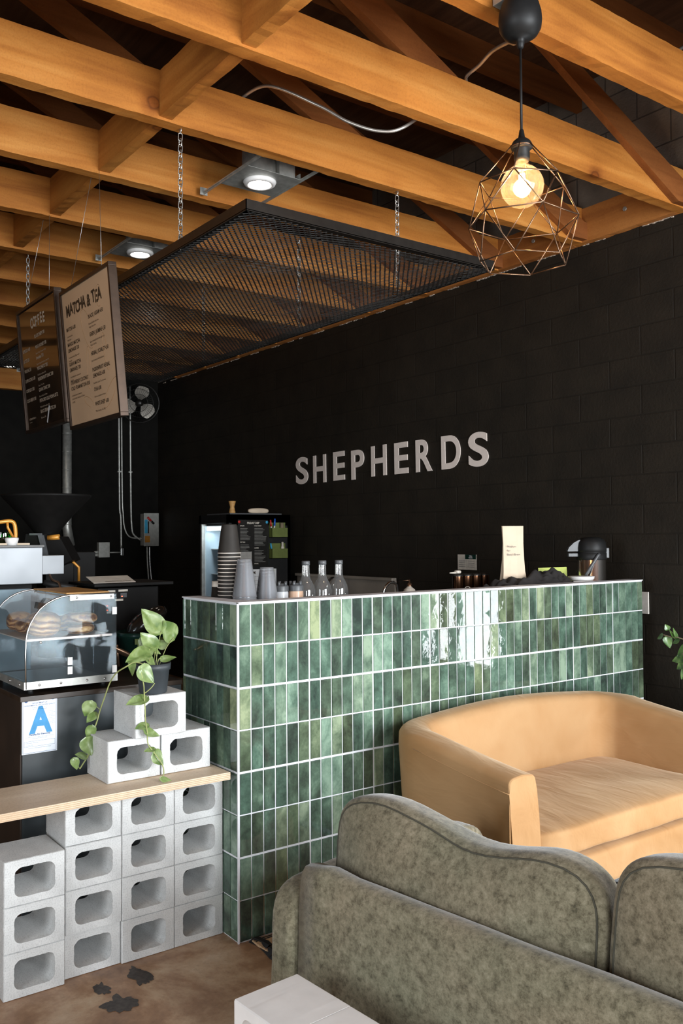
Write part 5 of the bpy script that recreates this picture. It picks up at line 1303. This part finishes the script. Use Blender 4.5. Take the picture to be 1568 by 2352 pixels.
pens = [(2.352, 1.485, .14, -.2, 'red', 'marker with a red cap in the upper olive holder'), (2.368, 1.485, .15, .15, 'bluepen', 'marker with a blue cap in the upper olive holder'), (2.357, 1.307, .12, -.25, 'cyan', 'cyan marker in the lower olive holder')]
for (y, z, l_, lean, m_, lb) in pens:
    r = thing('marker_pen', lb, 'pen', (X1+.024, y, z)); dy = lean*.05
    b = new_bm(); tube(b, [(X1+.024, y, z), (X1+.024, y+dy, z+l_*.62)], .0065, 8); obj('barrel', b, 'white', r)
    b = new_bm(); tube(b, [(X1+.024, y+dy, z+l_*.60), (X1+.024, y+dy*1.6, z+l_)], [.008, .0065], 8); obj('cap', b, m_, r)
b = new_bm(); lathe(b, [(0, 0), (.015, 0), (.015, .085), (.010, .095), (.009, .13), (0, .132)], (X1+.022, 2.455, 1.307), 14); stick('glue_bottle', b, 'cream', 'small cream bottle in the lower olive holder', 'bottle', (X1+.022, 2.455, 1.307))
b = new_bm(); lathe(b, [(0, 0), (.016, 0), (.016, .115), (0, .116)], (X1+.022, 2.45, 1.485), 12); stick('spray_tube', b, 'bark', 'brown tube in the upper olive holder', 'tube', (X1+.022, 2.45, 1.485))
b = new_bm(); box(b, X0+.15, X1+.02, Y0_+.0, Y0_+.50, ZF+.001, ZF+.010); stick('top_board', b, 'wrap', 'thin grey board lying on top of the black fridge', 'board', (-3.75, 2.2, ZF+.001))
b = new_bm(); lathe(b, [(0, 0), (.026, 0), (.027, .01), (.020, .045), (.018, .055), (.030, .098), (.030, .104), (.022, .1035), (0, .100)], (-3.67, 2.05, ZF+.011), 24); stick('wooden_tamper', b, 'board', 'hourglass-shaped wooden tool standing on the black fridge', 'tamper', (-3.67, 2.05, ZF+.011))
b = new_bm(); softbox(b, (0, 0, .022), (.022, .10, .022), k=3, n=8, wob=.004); o = obj('wooden_scoop', b, 'kraft'); o.location = (-3.60, 2.26, ZF+.011); tag(o, 'pale wooden scoop lying on the black fridge', 'scoop')

# ------------------------------------------------------------------ left wall: duct, conduits, boxes, fan
XW = XL
def pipe(name, pts, r, m, label, cat, n=12, straps=()):
    b = new_bm(); tube(b, spline(pts, 5) if len(pts) > 2 else pts, r, n)
    for (y, z) in straps: box(b, XW, XW+r*2.3, y-r*1.8, y+r*1.8, z-.008, z+.008)
    return tag(obj(name, b, m, origin=tuple(pts[0])), label, cat)
b = new_bm(); tube(b, [(XW+.047, 1.575, 3.15), (XW+.047, 1.575, 1.60), (XW+.057, 1.60, 1.40)], [.047, .047, .055], 20)
for k in range(9): tube(b, [(XW+.047, 1.575, 1.62+k*.19), (XW+.047, 1.575, 1.63+k*.19)], .0495, 20)
tag(obj('flue_duct', b, 'galv', origin=(XW+.047, 1.575, 1.4)), 'galvanised round duct running down the black side wall', 'duct')
pipe('conduit_pipe', [(XW+.012, 2.155, 3.15), (XW+.02, 2.16, 1.9), (XW+.02, 2.175, 1.70), (XW+.02, 2.18, 1.36)], .011, 'galv', 'straight steel conduit ending at a small fitting by the grey box', 'conduit', straps=((2.16, 2.2),))
pipe('conduit_pipe', [(XW+.010, 2.185, 3.15), (XW+.022, 2.19, 2.0), (XW+.022, 2.20, 1.75), (XW+.022, 2.22, 1.58), (XW+.022, 2.28, 1.49), (XW+.022, 2.40, 1.475), (XW+.03, 2.45, 1.475)], .009, 'galv', 'steel conduit bending sideways into the switch box', 'conduit')
pipe('conduit_pipe', [(XW+.012, 2.285, 3.15), (XW+.02, 2.29, 1.9), (XW+.02, 2.30, 1.62), (XW+.02, 2.32, 1.52), (XW+.03, 2.40, 1.455)], .011, 'galv', 'steel conduit below the fan running to the switch box', 'conduit', straps=((2.285, 2.2),))
pipe('conduit_pipe', [(XW+.03, 2.475, 1.395), (XW+.03, 2.48, 1.2), (XW+.03, 2.50, .95)], .009, 'galv', 'steel conduit leaving the switch box downwards, on its left', 'conduit')
pipe('conduit_pipe', [(XW+.03, 2.505, 1.395), (XW+.03, 2.51, 1.2), (XW+.03, 2.535, .95)], .011, 'steel', 'brighter steel conduit leaving the switch box downwards', 'conduit')
b = new_bm(); box(b, XW, XW+.05, 2.165, 2.20, 1.29, 1.37, bev=.003); tag(obj('conduit_fitting', b, 'steel', origin=(XW+.02, 2.18, 1.3)), 'small steel conduit fitting beside the grey box', 'fitting')
b = new_bm(); tube(b, [(XW+.03, 2.03, 1.325), (XW+.03, 2.165, 1.325)], .008, 8); box(b, XW, XW+.06, 1.915, 2.035, 1.275, 1.435, bev=.003); box(b, XW+.06, XW+.062, 1.945, 2.01, 1.345, 1.375)
for z in (1.30, 1.33): tube(b, [(XW+.03, 1.915, z), (XW+.03, 1.875, z)], [.018, .012], 8)
tag(obj('grey_electric_box', b, 'elecgrey', origin=(XW+.03, 1.97, 1.28)), 'small grey electrical box low on the black side wall', 'electrical box')
SWB = thing('switch_box', 'grey electrical disconnect box with a red lever near the corner', 'electrical box', (XW+.05, 2.50, 1.40))
b = new_bm(); box(b, XW, XW+.10, 2.41, 2.575, 1.395, 1.745, bev=.003); obj('housing', b, 'elecgrey', SWB)
b = new_bm(); box(b, XW+.1005, XW+.106, 2.405, 2.58, 1.39, 1.75, bev=.002); obj('cover', b, 'elecgrey', SWB)
b = new_bm(); tube(b, [(XW+.112, 2.445, 1.705), (XW+.112, 2.487, 1.665)], .012, 8); obj('lever', b, 'red', SWB)
b = new_bm(); tube(b, [(XW+.112, 2.492, 1.66), (XW+.112, 2.52, 1.635)], .012, 8); obj('lever_tip', b, 'blackplastic', SWB)
b = new_bm(); rect(b, face_posX((XW+.1075, 2.412, 1.53)), 0, .035, 0, .15); obj('blue_label', b, 'cyan', SWB)
b = new_bm(); rect(b, face_posX((XW+.1075, 2.415, 1.43)), 0, .06, 0, .07); obj('orange_label', b, 'orange', SWB)
b = new_bm(); rect(b, face_posX((XW+.1078, 2.450, 1.53)), 0, .014, 0, .13); obj('black_label', b, 'blackmetal', SWB)
FN = thing('wall_fan', 'black wall fan with shiny metal blades high in the corner', 'fan', (XW+.25, 2.32, 2.95))
fc = V((-6.0700, 2.2768, 2.9216)); ax_ = V((.84, -.45, -.12)).normalized(); fx = ax_.cross(V((0, 0, 1))).normalized(); fy = fx.cross(ax_)
fm = Matrix((fx, fy, ax_)).transposed().to_4x4(); fm.translation = fc
Rf = .208
b = new_bm()
for (rr_, zz_) in ((Rf, 0), (Rf*.985, .045), (Rf*.985, -.045), (Rf*.72, .07), (Rf*.45, .08)): tube(b, [fm @ V((rr_*math.cos(a), rr_*math.sin(a), zz_)) for a in [i*PI/24 for i in range(48)]], .006 if rr_ == Rf else .0025, 6, closed=True)
for k in range(40):
    a = k*PI/20; tube(b, [fm @ V((.05*math.cos(a), .05*math.sin(a), .085)), fm @ V((Rf*.72*math.cos(a+.1), Rf*.72*math.sin(a+.1), .07)), fm @ V((Rf*math.cos(a+.15), Rf*math.sin(a+.15), .02))], .0012, 4)
obj('guard', b, 'blackmetal', FN)
for k in range(3):
    b = new_bm(); a0 = math.radians(100+120*k); rows = []
    for i in range(9):
        rr_ = .04+(Rf-.065)*i/8; wd = .45+.75*math.sin(PI*min(1, (i+1.2)/9.5)); r_ = []
        for j in range(7):
            s = (j/6-.5)*wd*1.15; a = a0+s+.1*i/8; r_.append(b.verts.new(fm @ V((rr_*math.cos(a), rr_*math.sin(a), s*.075))))
        rows.append(r_)
    for A_, B_ in zip(rows, rows[1:]):
        for j in range(6): b.faces.new((A_[j], A_[j+1], B_[j+1], B_[j])).smooth = True
    obj('blade', b, 'blade', FN, label='shiny metal fan blade')
b = new_bm(); lathe(b, [(.042, -.05), (.045, .0), (.040, .03), (.020, .045), (0, .046)], (0, 0, 0), 24); b.transform(fm); obj('hub', b, 'blackmetal', FN)
b = new_bm(); tube(b, [fm @ V((0, 0, -.05)), fm @ V((0, 0, -.16)), (XW+.002, 2.36, 2.96)], .03, 10); obj('bracket', b, 'blackmetal', FN)

# ------------------------------------------------------------------ espresso corner
EM = thing('espresso_machine', 'brushed steel espresso machine behind the pastry case', 'espresso machine', (-1.35, -.55, .906))
xf = -1.20
y98 = (-1.2000, -0.3254, 1.2819)[1]; zt_ = (-1.2000, -0.3257, 1.4420)[2]; zb_ = (-1.2000, -0.3254, 1.2779)[2]
b = new_bm(); box(b, -1.75, xf, -1.25, y98, zb_, zt_, bev=.003); obj('side_panel', b, 'panelsteel', EM, label='large brushed steel panel')
b = new_bm(); box(b, -1.70, xf-.06, -1.20, y98-.03, .945, zb_-.001); obj('lower_body', b, 'inkblack', EM)
b = new_bm(); box(b, -1.78, xf+.01, -1.27, y98+.004, zt_+.001, zt_+.010); obj('cup_tray', b, 'blackmetal', EM)
y1_, z1_ = (-1.2500, -0.3055, 1.4034)[1], (-1.2500, -0.3055, 1.4034)[2]; y2_, z2_ = (-1.2500, -0.2101, 1.3164)[1], (-1.2500, -0.2101, 1.3164)[2]
b = new_bm(); box(b, -1.45, -1.25, y98+.005, y2_, z2_, z1_, bev=.002); obj('group_cover', b, 'panelsteel', EM, label='smaller polished steel side box')
for x in (-1.65, -1.30):
    for y in (-1.15, y98-.08):
        b = new_bm(); tube(b, [(x, y, .906), (x, y, .945)], .02, 10); obj('foot', b, 'blackplastic', EM)
b = new_bm(); tube(b, [(-1.2200, -0.3150, 1.2807), (-1.2000, -0.2657, 1.2678), (-1.1500, -0.1983, 1.2552)], [.014, .018, .013], 10); obj('portafilter_handle', b, 'blackplastic', EM)
b = new_bm(); tube(b, spline([(-1.2400, -0.2805, 1.3148), (-1.2000, -0.2817, 1.2922), (-1.1700, -0.2639, 1.2808), (-1.1500, -0.2607, 1.2538)]), .0055, 8); obj('steam_pipe', b, 'copperwire', EM)
# things on the machine
RL = thing('orange_rail', 'orange bent tube rail standing on the steel machine', 'rail', (-1.2500, -0.4352, 1.4490))
b = new_bm(); tube(b, spline([(-1.2500, -0.5567, 1.5491), (-1.2500, -0.5004, 1.5571), (-1.2500, -0.4547, 1.5612), (-1.2500, -0.4374, 1.5475), (-1.2500, -0.4315, 1.5061), (-1.2500, -0.4333, 1.4805)], 5), .009, 10); tube(b, [(-1.2500, -0.4681, 1.5552), (-1.2500, -0.4661, 1.5317), (-1.2500, -0.4391, 1.4806)], .006, 8); obj('tube', b, 'orange', RL)
b = new_bm(); tube(b, [(-1.2500, -0.4333, 1.4844), (-1.2500, -0.4332, 1.4470)], .0095, 10); obj('post', b, 'white', RL)
b = new_bm(); gx = V((-1.3000, -0.4708, 1.4453)); lathe(b, [(0, 0), (.030, 0), (.036, .05), (.034, .066)], tuple(gx), 20); tag(obj('green_glass', b, 'greenglass', origin=tuple(gx)), 'small green glass standing on the steel machine', 'glass')
b = new_bm(); gx = V((-1.2200, -0.4573, 1.4455)); lathe(b, [(0, 0), (.020, 0), (.030, .035), (.028, .042), (.024, .03)], tuple(gx), 20); tag(obj('white_cup', b, 'white', origin=tuple(gx)), 'small white cup on the steel machine beside the orange rail', 'cup')
p_ = V((-1.2300, -0.4487, 1.4434)); b = new_bm(); box(b, -1.32, -1.215, p_.y-.09, p_.y+.07, zt_+.011, zt_+.020, bev=.002); tag(obj('wooden_tray', b, 'kraft', origin=(-1.27, p_.y, zt_+.011)), 'pale wooden tray on the steel machine top', 'tray')
GR = thing('coffee_grinder', 'black coffee grinder with a very wide conical black hopper', 'grinder', (-1.55, -.15, .906))
hx_, hy_, _z = (-1.4500, -0.2265, 1.6860); hzt = (-1.4500, -0.2265, 1.6924)[2]; hzb = (-1.4500, -0.2262, 1.5130)[2]; hr = .205
b = new_bm(); lathe(b, [(.052, hzb-.02), (.060, hzb), (.120, lerp(hzb, hzt, .42)), (.205, hzt-.012), (.209, hzt-.008), (.209, hzt), (.203, hzt), (.198, hzt-.012), (.05, hzb+.006)], (hx_, hy_, 0), 44); obj('hopper', b, 'inkblack', GR, label='wide conical black hopper')
b = new_bm(); mg = MX((hx_, hy_, hzb-.01), (.593, .805, 0), (0, 0, 1))
def gbox(bm, pts, w0, w1):
    A_ = [bm.verts.new(mg @ V((u, z, w0))) for u, z in pts]; B_ = [bm.verts.new(mg @ V((u, z, w1))) for u, z in pts]; n = len(pts); bm.faces.new(A_); bm.faces.new(B_)
    for i in range(n): bm.faces.new((A_[i], A_[(i+1) % n], B_[(i+1) % n], B_[i]))
gbox(b, [(-.075, .0), (.02, .0), (.045, -.012), (.085, -.012), (.145, -.125), (.06, -.165), (-.02, -.155), (-.045, -.08), (-.085, -.06)], -.07, .07); obj('head', b, 'inkblack', GR)
b = new_bm(); gbox(b, [(.0, -.005), (.012, -.005), (.045, -.15), (.033, -.15)], .071, .078); gbox(b, [(-.055, .004), (.005, .004), (.04, -.17), (.028, -.17), (-.015, -.005), (-.055, -.005)], .078, .082); obj('bracket', b, 'wrap', GR)
b = new_bm(); tube(b, [mg @ V((.03, -.018, .072)), mg @ V((.085, -.014, .072))], .013, 10); obj('amber_knob', b, 'orange', GR)
b = new_bm(); tube(b, [mg @ V((-.07, -.10, .05)), mg @ V((-.075, -.05, .05))], .022, 12); tube(b, [mg @ V((-.025, -.075, .070)), mg @ V((-.025, -.075, .085))], .02, 14); obj('dial', b, 'blackmetal', GR)
b = new_bm(); box(b, hx_-.09, hx_+.05, hy_-.02, hy_+.12, .906, hzb-.15, bev=.006); obj('column', b, 'inkblack', GR)
b = new_bm(); tube(b, [(-1.4000, -0.1474, 1.3985), (-1.4000, -0.0849, 1.3400), (-1.4000, -0.0848, 1.2466)], .007, 8); tag(obj('orange_bracket', b, 'orange', origin=(-1.4000, -0.0848, 1.2466)), 'slim orange angled bracket behind the steel machine', 'bracket')
p_ = V((-1.9000, 0.0755, 1.4067)); b = new_bm(); box(b, -1.94, -1.86, p_.y-.05, p_.y+.10, .0, p_.z, bev=.003); tag(obj('black_cabinet', b, 'inkblack', origin=(-1.9, p_.y, 0)), 'tall matt black box standing behind the coffee grinder', 'box')
b = new_bm(); box(b, -1.19, -1.13, -.62, -.40, .906, 1.26, bev=.002); tag(obj('blue_back_panel', b, 'card2', origin=(-1.16, -.5, .906)), 'pale blue-grey panel seen behind the pastry case', 'panel')
# blender / brewer with control panel behind the plant
BR = thing('coffee_brewer', 'black brewer with a button panel behind the plant and pastry case', 'coffee brewer', (-1.05, .04, .906))
yb0, yb1 = -.135, .16
b = new_bm(); box(b, -1.30, -1.02, yb0, yb1, 1.03, 1.255, bev=.006); box(b, -1.28, -1.10, yb0+.01, yb1-.01, .906, 1.03); obj('housing', b, 'inkblack', BR)
b = new_bm(); box(b, -1.32, -.985, yb0-.03, yb1+.06, 1.262, 1.276, bev=.003); obj('top_tray', b, 'inkblack', BR)
mt = face_posX((-1.017, yb0, 1.05))
for (u, z, w_) in ((.045, .185, .035), (.095, .187, .045), (.078, .145, .040), (.04, .09, .02)):
    b = new_bm(); box(b, u, u+w_, z, z+.009, 0, .001, mtx=mt); obj('label_strip', b, 'cream', BR)
for (u, z) in ((.052, .16), (.105, .16), (.035, .12), (.035, .10)):
    b = new_bm(); box(b, u, u+.03, z, z+.020, 0, .001, mtx=mt); box(b, u+.004, u+.010, z+.003, z+.007, .001, .002, mtx=mt, mat=1); obj('button_block', b, ['wrap', 'led'], BR)
b = new_bm(); m_ = MX((-1.02, yb0-.02, 1.278), (0, 1, 0), (-.3, 0, .08)); box(b, 0, .20, 0, .10, 0, .002, mtx=m_); text_into(b, 'FRESH ROASTED COFFEE', .011, m_ @ Matrix.Translation((.06, .012, .003)), 'LEFT', .02, mat=1)
tag(obj('paper_packet', b, ['cream', 'ink'], origin=(-1.05, .04, 1.278)), 'pale printed packet lying on the black brewer', 'packet')
TB = thing('green_tub', 'dark green round tub behind the potted plant', 'tub', (-.80, .0, .906))
b = new_bm(); tc = (-.78, .235, 0); tc = (-.80, .02, 0)
tc = (-.84, .0, 0)
lathe(b, [(0, .907), (.085, .907), (.105, 1.045), (.112, 1.048), (.116, 1.070), (.110, 1.070), (.100, 1.05)], tc, 36); obj('bowl', b, 'darkgreen', TB)
b = new_bm()
for k in range(4): a = -.6+k*.5; box(b, -.012, .012, -.004, .004, -.012, .012, mtx=Matrix.Translation((tc[0]+.111*math.cos(a), tc[1]+.111*math.sin(a), 1.035)) @ Matrix.Rotation(a+PI/2, 4, 'Z'))
obj('clip', b, 'greenbox', TB)
b = new_bm(); softbox(b, (0, 0, 0), (.07, .10, .035), k=2.2, n=14, wob=.02, seed=3); o = obj('plastic_bag', b, 'glossblack'); o.location = (-.84, .02, 1.11); o.rotation_euler = (math.radians(30), 0, 0); tag(o, 'shiny black crumpled plastic bag in the green tub', 'bag')
SN = thing('serving_tongs', 'fluted dark metal tongs leaning between the pastry case and the tub', 'tongs', (-.60, -.22, .906))
b = new_bm(); softbox(b, (0, 0, 0), (.014, .052, .009), k=2.4, n=10)
b.transform(MX((-0.6200, -0.1862, 1.0130), (.2, .1, .1), (0, .8, -.42))); obj('fluted_end', b, 'copperwire', SN)
b = new_bm(); tube(b, [(-0.6200, -0.2105, 1.0434), (-0.6400, -0.1948, 0.9546)], .006, 6); obj('arm', b, 'copperwire', SN)

# ------------------------------------------------------------------ rugs
b = new_bm(); box(b, .02, .48, .045, .58, .0015, .010); RG = tag(obj('jute_rug', b, 'rug', origin=(.2, .3, .0015)), 'tan woven rug corner peeking out beside the green sofa', 'rug')
b = new_bm()
pts = [(.010, .035), (.06, .046), (.11, .040), (.16, .030), (.22, .03), (.30, .035), (.48, .04)]
for (x, y), (x2, y2) in zip(pts, pts[1:]):
    q = [(x, y, .002), (x2, y2, .002), (x2, y2+.022, .020 if x > .03 else .012), (x, y+.022, .014)]
    b.faces.new([b.verts.new(p) for p in q]); q = [(x, y+.022, .014), (x2, y2+.022, .020 if x > .03 else .012), (x2, y2+.045, .0105), (x, y+.045, .0105)]; b.faces.new([b.verts.new(p) for p in q])
obj('black_binding', b, 'rugblack', RG)
b = new_bm()
for d in (.005, .016): box(b, .020+d, .026+d, .05, .58, .0102, .0115)
obj('edge_stripe', b, 'rugblack', RG)
b = new_bm(); g = 26; vv = [[b.verts.new((.40+1.1*i/g + .03*noise.noise(V((i, j, 0))), .95+1.12*j/g + .03*noise.noise(V((i*.7, j*.7, 4))), .004+.012*abs(noise.noise(V((i*1.3, j*1.3, 9)))))) for j in range(g+1)] for i in range(g+1)]
for i in range(g):
    for j in range(g): b.faces.new((vv[i][j], vv[i+1][j], vv[i+1][j+1], vv[i][j+1]))
tag(obj('hide_rug', b, 'hide', origin=(1, 1.7, .004)), 'black and white hide rug under the front of the yellow loveseat', 'rug')

# ------------------------------------------------------------------ view
SC.view_settings.view_transform = 'Standard'; SC.view_settings.look = 'None'; SC.view_settings.gamma = 1; SC.view_settings.exposure = .0
SC.view_settings.use_curve_mapping = False
cy = SC.cycles
cy.max_bounces = 10; cy.diffuse_bounces = 5; cy.glossy_bounces = 4; cy.transparent_max_bounces = 40; cy.transmission_bounces = 6
cy.sample_clamp_indirect = 6; cy.caustics_reflective = False; cy.caustics_refractive = False; cy.use_denoising = True

# ------------------------------------------------------------------ camera
cd = bpy.data.cameras.new('camera'); cam = bpy.data.objects.new('camera', cd); COL.objects.link(cam); SC.camera = cam
cd.sensor_fit = 'VERTICAL'; cd.sensor_height = 36; cd.lens = 31.4281; cd.clip_start = .05
R3 = Matrix(([0.593173, 0.0258813, 0.8046589], [0.8050457, -0.010542, -0.5931191], [-0.006868, 0.9996094, -0.0270889]))
cam.location = (2.8823, -1.6456, 1.4829); cam.rotation_euler = R3.to_euler()
